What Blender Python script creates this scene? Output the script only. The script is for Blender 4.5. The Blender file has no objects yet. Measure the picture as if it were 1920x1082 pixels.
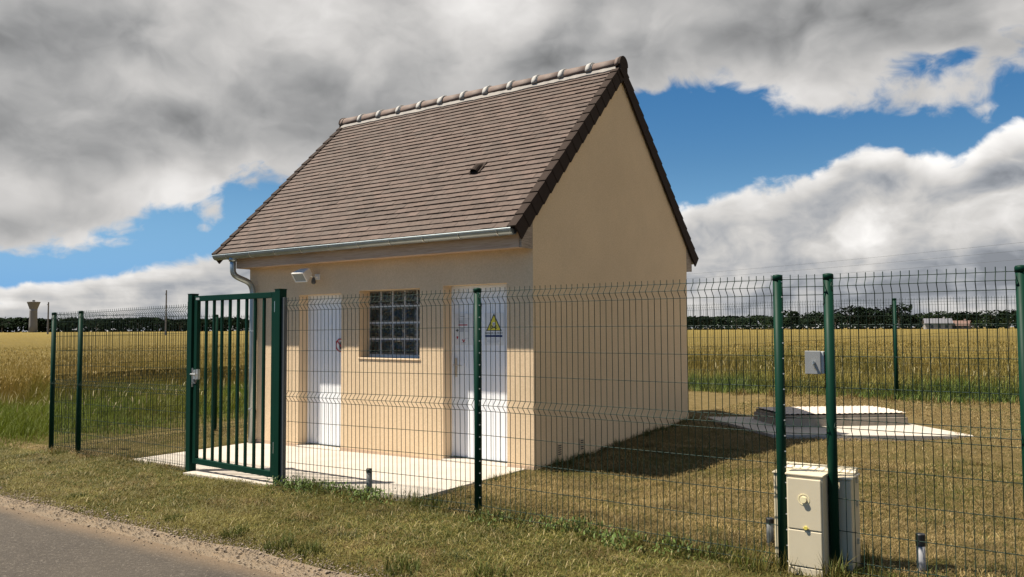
import bpy, math, random
import numpy as np
from mathutils import Vector, Matrix
R = math.radians
random.seed(7); rng = np.random.default_rng(11)
scn = bpy.context.scene
col = scn.collection

# ------------------------------------------------------------------ camera
CAM = Vector((4.7399, -7.1829, 1.56)); YAW, PITCH, ROLL, FPX = 0.60982, 0.05073, -0.004786, 1490.58
fw = Vector((-math.sin(YAW) * math.cos(PITCH), math.cos(YAW) * math.cos(PITCH), math.sin(PITCH)))
rt = Vector((math.cos(YAW), math.sin(YAW), 0)); up = rt.cross(fw)
r2 = rt * math.cos(ROLL) + up * math.sin(ROLL); u2 = -rt * math.sin(ROLL) + up * math.cos(ROLL)
cd = bpy.data.cameras.new('camera'); cam = bpy.data.objects.new('camera', cd); col.objects.link(cam)
M3 = Matrix((r2, u2, -fw)).transposed().to_4x4(); M3.translation = CAM
cam.matrix_world = M3
cd.sensor_fit = 'HORIZONTAL'; cd.sensor_width = 36; cd.lens = FPX / 1920 * 36; cd.clip_end = 6000; cd.clip_start = .05
scn.camera = cam

# ------------------------------------------------------------------ light
SUN_TRAVEL = Vector((.47, .325, -1)).normalized()
SUN = -SUN_TRAVEL
sd = bpy.data.lights.new('sun', 'SUN'); sd.energy = 5.0; sd.angle = R(.53); sd.color = (1, .91, .77)
so = bpy.data.objects.new('sun', sd); col.objects.link(so)
so.rotation_euler = SUN_TRAVEL.to_track_quat('-Z', 'Y').to_euler()
scn.view_settings.view_transform = 'Standard'; scn.view_settings.look = 'None'
scn.view_settings.exposure = 1.0; scn.view_settings.gamma = 1

# ------------------------------------------------------------------ sky
SKY_STRENGTH = 0.1
w = bpy.data.worlds.new('World'); scn.world = w; w.use_nodes = True
class NT:
    def __init__(s, nt): s.nt = nt; nt.nodes.clear()
    def n(s, t, **k):
        nd = s.nt.nodes.new(t)
        for a, b in k.items(): setattr(nd, a, b)
        return nd
    def put(s, inp, v):
        if isinstance(v, bpy.types.NodeSocket): s.nt.links.new(v, inp)
        else:
            if inp.type == 'RGBA' and not isinstance(v, (int, float)) and len(v) == 3: v = (*v, 1)
            inp.default_value = v
    def m(s, op, a, b=0., c=None, clamp=False):
        nd = s.n('ShaderNodeMath', operation=op, use_clamp=clamp)
        s.put(nd.inputs[0], a); s.put(nd.inputs[1], b)
        if c is not None: s.put(nd.inputs[2], c)
        return nd.outputs[0]
    def vm(s, op, a, b):
        nd = s.n('ShaderNodeVectorMath', operation=op); s.put(nd.inputs[0], a)
        if op == 'SCALE': s.put(nd.inputs[3], b)
        else: s.put(nd.inputs[1], b)
        return nd.outputs[0]
    def noise(s, vec, scale, detail=4., rough=.5, dist=0., lac=2.):
        nd = s.n('ShaderNodeTexNoise'); s.put(nd.inputs['Vector'], vec)
        for k, v in (('Scale', scale), ('Detail', detail), ('Roughness', rough), ('Distortion', dist), ('Lacunarity', lac)): nd.inputs[k].default_value = v
        return nd.outputs[0]
    def ss(s, v, a, b, lo=0., hi=1.):
        nd = s.n('ShaderNodeMapRange', interpolation_type='SMOOTHSTEP'); s.put(nd.inputs[0], v)
        for i, q in enumerate((a, b, lo, hi)): nd.inputs[i + 1].default_value = q
        return nd.outputs[0]
    def lin(s, v, a, b, lo=0., hi=1.):
        nd = s.n('ShaderNodeMapRange'); s.put(nd.inputs[0], v)
        for i, q in enumerate((a, b, lo, hi)): nd.inputs[i + 1].default_value = q
        return nd.outputs[0]
    def mix(s, f, a, b, blend='MIX'):
        nd = s.n('ShaderNodeMix', data_type='RGBA', blend_type=blend)
        s.put(nd.inputs[0], f); s.put(nd.inputs[6], a); s.put(nd.inputs[7], b); return nd.outputs[2]
    def ramp(s, v, stops):
        nd = s.n('ShaderNodeValToRGB'); s.put(nd.inputs[0], v); e = nd.color_ramp.elements
        while len(e) < len(stops): e.new(.5)
        for q, (p, c) in zip(e, stops): q.position = p; q.color = (*c, 1)
        return nd.outputs[0]
    def curve(s, v, pts):
        nd = s.n('ShaderNodeFloatCurve'); s.put(nd.inputs['Value'], v)
        c = nd.mapping.curves[0]
        c.points[0].location = pts[0]; c.points[1].location = pts[-1]
        for q in pts[1:-1]: c.points.new(*q)
        for q in c.points: q.handle_type = 'VECTOR'
        nd.mapping.update(); return nd.outputs[0]
U_EDGE = [(-67.81, 4.88), (-65.01, 4.85), (-62.04, 5.66), (-60.2, 6.95), (-58.62, 8.6), (-57.48, 9.02), (-56.3, 8.13), (-55.29, 8.32), (-54.69, 9.71), (-52.9, 10.34), (-50.59, 10.71), (-44.88, 11.96), (-37.22, 13.58), (-27.52, 15.45), (-25.61, 15.55), (-23.72, 16.17), (-21.85, 16.59), (-19.29, 16.4), (-17.16, 15.52), (-15.43, 14.67), (-13.72, 14.16), (-11.38, 14.43), (-9.44, 14.54), (-7.58, 13.82), (-6.36, 13.99), (-3.73, 13.3), (-2.69, 14.88), (-1.68, 15.95)]
L_EDGE = [(-67.76, 2.46), (-66.11, 2.93), (-63.51, 3.49), (-61.4, 3.9), (-58.88, 4.31), (-56.26, 4.92), (-54.57, 5.22), (-52.69, 7.28), (-50.73, 6.23), (-44.86, 5.6), (-33.38, 6.77), (-23.84, 8.29), (-22.35, 8.87), (-20.51, 9.27), (-19.06, 9.46), (-17.28, 9.84), (-15.53, 10.09), (-14.15, 10.52), (-12.79, 11.12), (-11.45, 11.7), (-10.47, 12.02), (-9.51, 11.79), (-8.57, 11.93), (-7.96, 11.19), (-6.45, 10.7), (-5.58, 10.35), (-4.98, 10.7), (-3.79, 11.54), (-2.37, 12.0), (-1.81, 12.08)]
def build_sky():
    t = NT(w.node_tree)
    d = t.n('ShaderNodeTexCoord').outputs['Generated']
    sp = t.n('ShaderNodeSeparateXYZ'); t.put(sp.inputs[0], d)
    az = t.m('MULTIPLY', t.m('ARCTAN2', sp.outputs[0], sp.outputs[1]), 180 / math.pi)
    el = t.m('MULTIPLY', t.m('ARCSINE', sp.outputs[2]), 180 / math.pi)
    ta = t.lin(az, -78, 8)
    def edge(pts):
        q = [(0, 8 / 30)] + [((a + 78) / 86, e / 30) for a, e in pts] + [(1, 8 / 30)]
        return t.m('MULTIPLY', t.curve(ta, q), 30)
    nish = t.n('ShaderNodeTexSky', sky_type='NISHITA'); nish.sun_disc = False
    nish.sun_elevation = math.asin(SUN.z); nish.sun_rotation = math.atan2(SUN.x, SUN.y)
    nish.air_density = 1.0; nish.dust_density = .25; nish.ozone_density = 2.2
    hs = t.n('ShaderNodeHueSaturation'); hs.inputs['Saturation'].default_value = 1.38; hs.inputs['Value'].default_value = .47
    t.put(hs.inputs['Color'], nish.outputs[0]); blue = t.mix(t.ss(el, 1., 12., .92, 0.), hs.outputs[0], [q / SKY_STRENGTH for q in (.078, .205, .39)])
    # flattened directions so that clouds stretch along the horizon
    mp = t.n('ShaderNodeMapping'); t.put(mp.inputs[0], d); mp.inputs['Scale'].default_value = (1, 1, 1.45)
    p = mp.outputs[0]
    wrp = t.n('ShaderNodeTexNoise'); t.put(wrp.inputs['Vector'], p); wrp.inputs['Scale'].default_value = 9; wrp.inputs['Detail'].default_value = 3
    pw = t.vm('ADD', p, t.vm('SCALE', t.vm('SUBTRACT', wrp.outputs['Color'], (.5, .5, .5)), .09))
    n1 = t.noise(pw, 7.5, 5, .5); n2 = t.noise(pw, 24, 6, .55); n3 = t.noise(pw, 4.2, 5, .43)
    off = (SUN.x * .03, SUN.y * .03, .05)
    n2b = t.noise(t.vm('ADD', pw, off), 9, 4, .45); n2a = t.noise(pw, 9, 4, .45)
    relief = t.m('SUBTRACT', n2a, n2b)
    def gauss(a0, e0, sa, se, rot=0.):
        da = t.m('SUBTRACT', az, a0); de = t.m('SUBTRACT', el, e0)
        if rot: de = t.m('SUBTRACT', de, t.m('MULTIPLY', da, rot))
        q = t.m('ADD', t.m('POWER', t.m('DIVIDE', da, sa), 2), t.m('POWER', t.m('DIVIDE', de, se), 2))
        return t.m('POWER', 2.718, t.m('MULTIPLY', q, -1))
    def total(items):
        s = None
        for k, g in items:
            v = t.m('MULTIPLY', gauss(*g), k); s = v if s is None else t.m('ADD', s, v)
        return s
    wob = t.m('ADD', t.m('MULTIPLY', t.m('SUBTRACT', n1, .5), 3.4), t.m('MULTIPLY', t.m('SUBTRACT', n2, .5), 5.0))
    # upper deck
    du = t.m('ADD', t.m('SUBTRACT', el, edge(U_EDGE)), wob)
    du = t.m('ADD', du, total([(-3.1, (-7.1, 16.7, 2.9, 1.3, -.25)), (-2.6, (-3.9, 17.4, 2.2, 1.0, .3)), (-1.3, (-14, 13.4, 3.5, 1.0)), (-1.0, (-20, 15.6, 3, .9)), (-3.0, (-25.2, 15.4, 1.6, 1.0)), (-1.6, (-55.5, 9.3, .8, .8)), (.4, (-10, 14.8, 4, 1.0))]))
    # the cloud field lies ahead; unseen sky overhead and behind, round the sun, is opened to cut ambient light
    clear = t.m('MULTIPLY', t.m('ADD', t.ss(t.m('ABSOLUTE', t.m('SUBTRACT', az, 15.)), 95, 125), t.ss(el, 42, 66)), 45)
    du = t.m('SUBTRACT', du, clear)
    au = t.ss(du, -.7, 1.0)
    thick = t.ss(du, .0, 3.6)
    vu = t.m('SUBTRACT', .60, t.m('MULTIPLY', thick, .17))
    vu = t.m('ADD', vu, t.m('MULTIPLY', t.m('SUBTRACT', n3, .5), .42))
    vu = t.m('ADD', vu, t.m('ADD', t.m('MULTIPLY', relief, .50), t.m('MULTIPLY', t.m('SUBTRACT', n1, .5), .34)))
    vu = t.m('ADD', vu, t.m('MULTIPLY', t.m('SUBTRACT', n2, .5), .16))
    # broad darker bellies and brighter thin places of the deck
    vu = t.m('ADD', vu, total([(-.11, (-55, 13.2, 10, 1.7, .05)), (-.16, (-65.5, 6.6, 5, 1.1, .12)), (-.10, (-45, 15, 6, 2.6)), (-.16, (-68, 17.5, 8, 3.2)), (-.17, (-17, 19.3, 10, 2.0)),
                               (.20, (-36, 22.3, 7, 1.8)), (.12, (-47, 19.8, 5, 2)), (.14, (-58.5, 15.8, 3.5, 1.4)), (.12, (-30, 16.3, 4, 1.6)), (.12, (-60.5, 10.0, 4, 1.3)), (.10, (-13, 15.4, 5, 1.2)), (.12, (-47, 22.0, 4, 1.3))]))
    vu = t.m('MAXIMUM', vu, .12)
    cu = t.vm('SCALE', t.mix(t.ss(vu, .15, .6), (.97, .985, 1.0), (1.0, .975, .95)), vu)
    # lower cumulus bank
    dl = t.m('ADD', t.m('SUBTRACT', edge(L_EDGE), el), t.m('MULTIPLY', t.m('ADD', t.m('SUBTRACT', n2, .5), t.m('SUBTRACT', n1, .5)), 2.3))
    dl = t.m('ADD', dl, total([(-3.0, (-3.4, 4.7, 3.4, .55)), (-.8, (-66.5, 1.7, 3.0, .3)), (1.2, (-62, 2.0, 8, .9)), (-1.5, (-9, 7.6, 3, .3, -.2))]))
    dl = t.m('SUBTRACT', dl, clear)
    al = t.ss(dl, -.2, .55)
    tl = t.ss(dl, .1, 2.3)
    n5 = t.noise(pw, 11, 6, .52)
    vl = t.m('SUBTRACT', .84, t.m('MULTIPLY', tl, .34))
    vl = t.m('ADD', vl, t.m('MULTIPLY', t.m('SUBTRACT', n5, .5), .75))
    vl = t.m('ADD', vl, t.m('ADD', t.m('MULTIPLY', relief, .8), t.m('MULTIPLY', t.m('SUBTRACT', n2, .52), .42)))
    vl = t.m('ADD', vl, total([(.10, (-12, 5.5, 8, 1.2)), (-.12, (-9, 9.4, 5, .9)), (-.08, (-10, 2.3, 12, 1.5))]))
    ml = t.n('ShaderNodeMapping'); t.put(ml.inputs[0], d); ml.inputs['Scale'].default_value = (1, 1, 7)
    n6 = t.noise(ml.outputs[0], 9, 5, .55)
    vl = t.m('ADD', vl, t.m('MULTIPLY', t.m('MULTIPLY', t.m('SUBTRACT', n6, .53), .5), t.ss(el, 6.5, 2.5)))
    vl = t.m('MINIMUM', t.m('MAXIMUM', vl, .26), .95)
    cl = t.vm('SCALE', t.mix(t.ss(vl, .25, .6), (.90, .96, 1.06), (1.0, .975, .945)), vl)
    inv = .56 / SKY_STRENGTH
    c = t.mix(al, blue, t.vm('SCALE', cl, inv))
    c = t.mix(au, c, t.vm('SCALE', cu, inv))
    bg = t.n('ShaderNodeBackground'); t.put(bg.inputs[0], c); bg.inputs[1].default_value = SKY_STRENGTH
    t.put(t.n('ShaderNodeOutputWorld').inputs[0], bg.outputs[0])
build_sky()

# ------------------------------------------------------------------ helpers
def wl(o):
    v = Vector((0, 0, 0))
    while o: v += Vector(o.location); o = o.parent
    return v
class MB:
    def __init__(s): s.v = []; s.f = []; s.t = []; s.cur = None
    def add(s, vs, fs):
        b = len(s.v); s.v += [tuple(q) for q in vs]; s.f += [tuple(i + b for i in f) for f in fs]
        if s.cur is not None: s.t += [s.cur] * len(vs)
    def hexa(s, p): s.add(p, [(0, 3, 2, 1), (4, 5, 6, 7), (0, 1, 5, 4), (1, 2, 6, 5), (2, 3, 7, 6), (3, 0, 4, 7)])
    def box(s, x0, x1, y0, y1, z0, z1):
        s.hexa([(x0, y0, z0), (x1, y0, z0), (x1, y1, z0), (x0, y1, z0), (x0, y0, z1), (x1, y0, z1), (x1, y1, z1), (x0, y1, z1)])
    def obox(s, c, a, b, d):
        c, a, b, d = map(Vector, (c, a, b, d))
        s.hexa([c - a - b - d, c + a - b - d, c + a + b - d, c - a + b - d, c - a - b + d, c + a - b + d, c + a + b + d, c - a + b + d])
    def quad(s, *p): s.add(p, [tuple(range(len(p)))])
    def prism(s, poly, vec):
        vec = Vector(vec); n = len(poly); a = [Vector(q) for q in poly]
        s.add(a + [q + vec for q in a], [tuple(range(n - 1, -1, -1)), tuple(range(n, 2 * n))] + [(i, (i + 1) % n, n + (i + 1) % n, n + i) for i in range(n)])
    def tube(s, path, r, n=6, caps=True):
        P = [Vector(q) for q in path]; k = len(P); vs = []; fs = []
        for i, q in enumerate(P):
            d = (P[min(i + 1, k - 1)] - P[max(i - 1, 0)]).normalized()
            a = Vector((1, 0, 0)) if abs(d.x) < .8 else Vector((0, 1, 0))
            e = d.cross(a).normalized(); g_ = d.cross(e); rr = r[i] if isinstance(r, (list, tuple)) else r
            for j in range(n):
                th = 2 * math.pi * (j + .5) / n; vs.append(q + e * rr * math.cos(th) + g_ * rr * math.sin(th))
        for i in range(k - 1):
            for j in range(n): fs.append((i * n + j, i * n + (j + 1) % n, (i + 1) * n + (j + 1) % n, (i + 1) * n + j))
        if caps: fs += [tuple(range(n - 1, -1, -1)), tuple((k - 1) * n + j for j in range(n))]
        s.add(vs, fs)
    def lathe(s, c, prof, n=16):
        c = Vector(c); s.tube([c + Vector((0, 0, z)) for r_, z in prof], [r_ for r_, z in prof], n)
    def build(s, name, m, parent=None, smooth=False, bevel=0.):
        me = bpy.data.meshes.new(name); o = bpy.data.objects.new(name, me); col.objects.link(o)
        off = wl(parent) if parent else Vector((0, 0, 0))
        if parent: o.parent = parent
        vs = [(a - off.x, b - off.y, c - off.z) for a, b, c in s.v]
        me.from_pydata(vs, [], s.f); me.materials.append(m)
        if s.t:
            at = me.attributes.new('tint', 'FLOAT_COLOR', 'POINT'); at.data.foreach_set('color', np.array([(*q, 1) if len(q) == 3 else q for q in s.t], dtype=np.float32).ravel())
        if smooth: me.polygons.foreach_set('use_smooth', [True] * len(me.polygons))
        if bevel:
            md = o.modifiers.new('bevel', 'BEVEL'); md.width = bevel; md.segments = 2; md.limit_method = 'ANGLE'; md.angle_limit = R(40)
        me.update(); return o
def tag(o, label=None, cat=None, group=None, kind=None):
    if label: o['label'] = label
    if cat: o['category'] = cat
    if group: o['group'] = group
    if kind: o['kind'] = kind
    return o
def empty(name, loc, label, cat, group=None):
    o = bpy.data.objects.new(name, None); col.objects.link(o); o.location = loc; o.empty_display_size = .2
    return tag(o, label, cat, group)
def np_mesh(name, V, F4, tint, m, label=None):
    """big mesh from arrays; F4: list of (n,k) index arrays"""
    me = bpy.data.meshes.new(name); o = bpy.data.objects.new(name, me); col.objects.link(o)
    me.vertices.add(len(V)); me.vertices.foreach_set('co', V.astype(np.float32).ravel())
    tot = sum(f.size for f in F4); nf = sum(len(f) for f in F4)
    me.loops.add(tot); me.loops.foreach_set('vertex_index', np.concatenate([f.ravel() for f in F4]).astype(np.int32))
    ln = np.concatenate([np.full(len(f), f.shape[1]) for f in F4]).astype(np.int32)
    me.polygons.add(nf); me.polygons.foreach_set('loop_start', np.concatenate([[0], np.cumsum(ln)[:-1]]).astype(np.int32))
    me.update(calc_edges=True)
    if tint is not None:
        at = me.attributes.new('tint', 'FLOAT_COLOR', 'POINT'); at.data.foreach_set('color', np.concatenate([tint, np.ones((len(V), 1))], 1).astype(np.float32).ravel())
    me.materials.append(m); me.validate(); return o

# value noise for placing things
_P = rng.random((64, 64))
def vnoise(x, y):
    xi = np.floor(x).astype(int); yi = np.floor(y).astype(int); fx = x - xi; fy = y - yi
    fx = fx * fx * (3 - 2 * fx); fy = fy * fy * (3 - 2 * fy)
    a = _P[xi % 64, yi % 64]; b = _P[(xi + 1) % 64, yi % 64]; c = _P[xi % 64, (yi + 1) % 64]; d = _P[(xi + 1) % 64, (yi + 1) % 64]
    return (a * (1 - fx) + b * fx) * (1 - fy) + (c * (1 - fx) + d * fx) * fy
def fbm(x, y, o=4):
    s = 0; a = .5; t = 0
    for i in range(o): s = s + a * vnoise(x * 2 ** i + 17.3 * i, y * 2 ** i + 5.7 * i); t += a; a *= .55
    return s / t
def sst(a, b, x):
    t = np.clip((x - a) / (b - a), 0, 1); return t * t * (3 - 2 * t)
def gh(x, y):
    """height of the ground"""
    x = np.asarray(x, float); y = np.asarray(y, float)
    sh = np.clip(y, 0, 6) * .8
    far = np.where(y > 4.3, 1, 0)
    return .013 * np.clip(x, -8, 0) + .047 * np.clip(y, 0, 4.3) * sst(0, 1, (x + 3.5 + sh) / 3.2)
def gz(x, y): return float(gh(x, y))

# ------------------------------------------------------------------ materials
MATS = {}
def mat(name, fn):
    m = bpy.data.materials.new(name); m.use_nodes = True; t = NT(m.node_tree)
    b = t.n('ShaderNodeBsdfPrincipled'); o = t.n('ShaderNodeOutputMaterial'); t.put(o.inputs[0], b.outputs[0])
    fn(t, b); MATS[name] = m; return m
def bump(t, b, h, strength=.3, dist=.01):
    n = t.n('ShaderNodeBump'); n.inputs['Strength'].default_value = strength; n.inputs['Distance'].default_value = dist
    t.put(n.inputs['Height'], h); t.put(b.inputs['Normal'], n.outputs[0])
def oc(t): return t.n('ShaderNodeTexCoord').outputs['Object']
def plain(name, c, rough=.5, metal=0., var=.12, scale=12., bmp=0., bscale=60., spec=.5):
    def f(t, b):
        p = oc(t); n = t.noise(p, scale, 5, .6)
        t.put(b.inputs['Base Color'], t.mix(n, [q * (1 - var) for q in c], [min(1, q * (1 + var)) for q in c]))
        t.put(b.inputs['Roughness'], t.lin(t.noise(p, scale * 2, 3), 0, 1, rough - .08, rough + .08))
        b.inputs['Metallic'].default_value = metal; b.inputs['Specular IOR Level'].default_value = spec
        if bmp: bump(t, b, t.noise(p, bscale, 4, .6), bmp, .004)
    return mat(name, f)
def render_fn(c):
    def f(t, b):
        p = oc(t)
        big = t.noise(p, 1.3, 4, .6); fine = t.noise(p, 62, 4, .65)
        k = t.mix(t.ss(big, .3, .7), [q * .95 for q in c], [q * 1.04 for q in c])
        k = t.mix(t.ss(fine, .30, .75), t.mix(.30, k, (.36, .25, .14)), k)
        # faint rain runs and splash dirt of its own shape near the foot of the wall
        st = t.n('ShaderNodeMapping'); t.put(st.inputs[0], p); st.inputs['Scale'].default_value = (9, 9, .55)
        run = t.ss(t.noise(st.outputs[0], 1.6, 4, .6), .60, .82, 0, .10)
        k = t.mix(run, k, (.36, .27, .17))
        t.put(b.inputs['Base Color'], k); b.inputs['Roughness'].default_value = .92; b.inputs['Specular IOR Level'].default_value = .2
        v = t.n('ShaderNodeTexVoronoi'); t.put(v.inputs['Vector'], p); v.inputs['Scale'].default_value = 130
        bump(t, b, t.m('ADD', t.m('MULTIPLY', v.outputs['Distance'], .6), t.noise(p, 210, 3, .6)), .55, .006)
    return f
M_WALL = mat('roughcast_render', render_fn((.71, .545, .36)))
M_REV = plain('smooth_reveal', (.71, .545, .36), .85, var=.05, bmp=.1)
M_BASE = plain('stained_wall_foot', (.50, .365, .255), .9, var=.22, scale=6, bmp=.3)
M_WHITE = plain('white_paint', (.80, .81, .82), .38, var=.03)
M_DOOR = plain('door_white', (.78, .80, .83), .4, var=.03, scale=3)
M_WPLASTIC = plain('white_plastic', (.75, .73, .68), .4, var=.05)
M_GREY = plain('grey_plastic', (.42, .43, .44), .45)
M_GREEN = plain('green_coating', (.0022, .0255, .0150), .5, var=.22, scale=5, spec=.10)
M_WIRE = plain('green_wire_coating', (.007, .026, .016), .6, var=.1, spec=.3)
M_CLIP = plain('pale_clip', (.30, .31, .30), .4)
M_ZINC = plain('zinc', (.33, .37, .38), .38, .75, var=.18, scale=7)
M_STEEL = plain('steel', (.62, .62, .60), .3, .85)
M_BLACK = plain('black_plastic', (.016, .016, .018), .45)
M_DARK = plain('dark_grey_metal', (.07, .075, .075), .5)
M_MORTAR = plain('mortar', (.27, .25, .225), .9, var=.25, scale=25, bmp=.8, bscale=70)
M_PIPE = plain('weathered_grey_pipe', (.30, .30, .31), .6, var=.2)
M_CREAM = plain('cream_cabinet_plastic', (.55, .48, .34), .5, var=.07, scale=9, bmp=.06, bscale=220)
M_YELLOW = plain('yellow_knob', (.62, .52, .10), .5)
M_SIGNW = plain('sign_white', (.70, .70, .69), .35, var=.02)
M_RED = plain('sign_red', (.42, .02, .03), .4)
M_BLUE = plain('sign_blue', (.012, .022, .11), .35)
M_SYEL = plain('sign_yellow', (.72, .62, .06), .4)
M_SGREY = plain('sign_print_grey', (.32, .32, .34), .5)
def wood_f(t, b):
    p = oc(t); mp = t.n('ShaderNodeMapping'); t.put(mp.inputs[0], p); mp.inputs['Scale'].default_value = (1.2, 14, 26)
    n = t.noise(mp.outputs[0], 3, 6, .65, .6)
    t.put(b.inputs['Base Color'], t.ramp(n, [(.25, (.34, .22, .15)), (.5, (.50, .36, .265)), (.75, (.60, .47, .37))]))
    b.inputs['Roughness'].default_value = .8; bump(t, b, n, .3, .004)
M_WOOD = mat('weathered_pink_wood', wood_f)
def woodg_f(t, b):
    p = oc(t); mp = t.n('ShaderNodeMapping'); t.put(mp.inputs[0], p); mp.inputs['Scale'].default_value = (14, 2.2, 40)
    n = t.noise(mp.outputs[0], 3, 6, .65, .8)
    t.put(b.inputs['Base Color'], t.ramp(n, [(.3, (.10, .065, .045)), (.5, (.30, .24, .19)), (.75, (.42, .36, .31))]))
    b.inputs['Roughness'].default_value = .85; bump(t, b, n, .4, .004)
M_WOODG = mat('grey_weathered_wood', woodg_f)
def tint_fn(rough, bscale=0, bstr=.3, var=.25, vscale=30, trans=0, spec=.3):
    def f(t, b):
        a = t.n('ShaderNodeAttribute'); a.attribute_name = 'tint'; k = a.outputs['Color']
        if var:
            p = oc(t); n = t.noise(p, vscale, 5, .62)
            k = t.mix(1., k, t.mix(t.ss(n, .25, .75), (1 - var,) * 3, (1 + var,) * 3), 'MULTIPLY')
        t.put(b.inputs['Base Color'], k); b.inputs['Roughness'].default_value = rough; b.inputs['Specular IOR Level'].default_value = spec
        if bscale: bump(t, b, t.noise(oc(t), bscale, 4, .6), bstr, .004)
    return f
M_TILE = mat('brown_plain_tile', tint_fn(.75, 90, .5, .22, 26))
M_TILED = plain('dark_brown_edge_tile', (.030, .020, .0155), .8, spec=.12, var=.25, scale=18, bmp=.3, bscale=80)
M_RIDGE = plain('brown_ridge_tile', (.115, .078, .062), .72, var=.3, scale=22, bmp=.3, bscale=80)
M_LEAF = mat('leaf', tint_fn(1., var=0, spec=.02))
def blade_f(t, b):
    a = t.n('ShaderNodeAttribute'); a.attribute_name = 'tint'
    t.put(b.inputs['Base Color'], a.outputs['Color']); b.inputs['Roughness'].default_value = .6; b.inputs['Specular IOR Level'].default_value = .25
    tr = t.n('ShaderNodeBsdfTranslucent'); t.put(tr.inputs[0], a.outputs['Color'])
    ms = t.n('ShaderNodeMixShader'); ms.inputs[0].default_value = .22; t.put(ms.inputs[1], b.outputs[0]); t.put(ms.inputs[2], tr.outputs[0])
    t.put([n for n in t.nt.nodes if n.type == 'OUTPUT_MATERIAL'][0].inputs[0], ms.outputs[0])
M_BLADE = mat('grass_blade', blade_f)
def slab_f(t, b):
    p = oc(t); n = t.noise(p, 2.2, 6, .65); f = t.noise(p, 70, 4, .65); s = t.noise(p, 7, 5, .6)
    k = t.ramp(n, [(.3, (.41, .372, .318)), (.7, (.49, .45, .395))])
    k = t.mix(t.ss(s, .58, .75, 0, .35), k, (.40, .31, .22))
    k = t.mix(t.ss(f, .35, .7), t.mix(.22, k, (.28, .23, .18)), k)
    t.put(b.inputs['Base Color'], k); b.inputs['Roughness'].default_value = .9; b.inputs['Specular IOR Level'].default_value = .2
    bump(t, b, t.m('ADD', f, t.m('MULTIPLY', s, .5)), .5, .006)
M_SLAB = mat('concrete', slab_f)
def conc_f(t, b):
    p = oc(t); n = t.noise(p, 5, 6, .65); mp = t.n('ShaderNodeMapping'); t.put(mp.inputs[0], p); mp.inputs['Scale'].default_value = (6, 6, .7)
    s = t.noise(mp.outputs[0], 1.4, 5, .6)
    k = t.ramp(n, [(.3, (.22, .18, .13)), (.7, (.34, .30, .24))]); k = t.mix(t.ss(s, .5, .75, 0, .6), k, (.12, .09, .06))
    t.put(b.inputs['Base Color'], k); b.inputs['Roughness'].default_value = .9; bump(t, b, t.noise(p, 60, 4, .6), .5, .006)
M_CONC = mat('stained_concrete', conc_f)
def asph_f(t, b):
    p = oc(t); v = t.n('ShaderNodeTexVoronoi'); t.put(v.inputs['Vector'], p); v.inputs['Scale'].default_value = 95
    f = t.noise(p, 60, 5, .7); n = t.noise(p, 1.3, 5, .6); sp = t.n('ShaderNodeSeparateXYZ'); t.put(sp.inputs[0], p)
    k = t.ramp(v.outputs['Color'], [(.1, (.034, .028, .022)), (.75, (.058, .049, .039)), (.97, (.14, .122, .10))])
    k = t.mix(t.ss(n, .35, .7, .0, .35), k, (.072, .060, .046))
    dust = t.m('MULTIPLY', t.ss(t.m('ADD', sp.outputs[1], t.m('MULTIPLY', t.m('SUBTRACT', n, .5), .25)), -4.05, -3.74, 0, .8), t.ss(f, .25, .65, .5, 1))
    k = t.mix(dust, k, (.17, .118, .070))
    t.put(b.inputs['Base Color'], k); b.inputs['Roughness'].default_value = .85; b.inputs['Specular IOR Level'].default_value = .3
    bump(t, b, t.m('ADD', v.outputs['Distance'], f), .6, .006)
M_ASPH = mat('asphalt', asph_f)
def gravel_f(t, b):
    p = oc(t); v = t.n('ShaderNodeTexVoronoi'); t.put(v.inputs['Vector'], p); v.inputs['Scale'].default_value = 70; n = t.noise(p, 6, 5, .65)
    k = t.mix(t.ss(n, .3, .7), (.17, .12, .07), (.12, .09, .057)); k = t.mix(t.ss(v.outputs['Color'], .2, .9, 0, .5), k, (.19, .155, .115))
    t.put(b.inputs['Base Color'], k); b.inputs['Roughness'].default_value = .95; bump(t, b, t.m('ADD', v.outputs['Distance'], n), .8, .01)
M_GRAVEL = mat('sandy_gravel', gravel_f)
M_STONE = mat('stone', tint_fn(.85, var=0))
def soil_f(t, b):
    p = oc(t); n = t.noise(p, .8, 6, .65); f = t.noise(p, 45, 5, .7); g_ = t.noise(p, 5, 5, .65)
    k = t.ramp(t.m('ADD', t.m('MULTIPLY', n, .5), t.m('MULTIPLY', g_, .5)), [(.34, (.050, .052, .010)), (.48, (.085, .070, .019)), (.62, (.135, .100, .040))])
    sp = t.n('ShaderNodeSeparateXYZ'); t.put(sp.inputs[0], p)
    k = t.mix(t.m('MULTIPLY', t.ss(sp.outputs[1], .5, 5), .75), k, t.mix(t.ss(g_, .35, .65), (.15, .108, .045), (.205, .150, .070)))
    k = t.mix(t.ss(f, .3, .7), t.mix(.45, k, (.045, .036, .014)), k)
    t.put(b.inputs['Base Color'], k); b.inputs['Roughness'].default_value = .95; b.inputs['Specular IOR Level'].default_value = .1
    bump(t, b, t.m('ADD', f, g_), .9, .03)
M_SOIL = mat('grassy_soil', soil_f)
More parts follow.
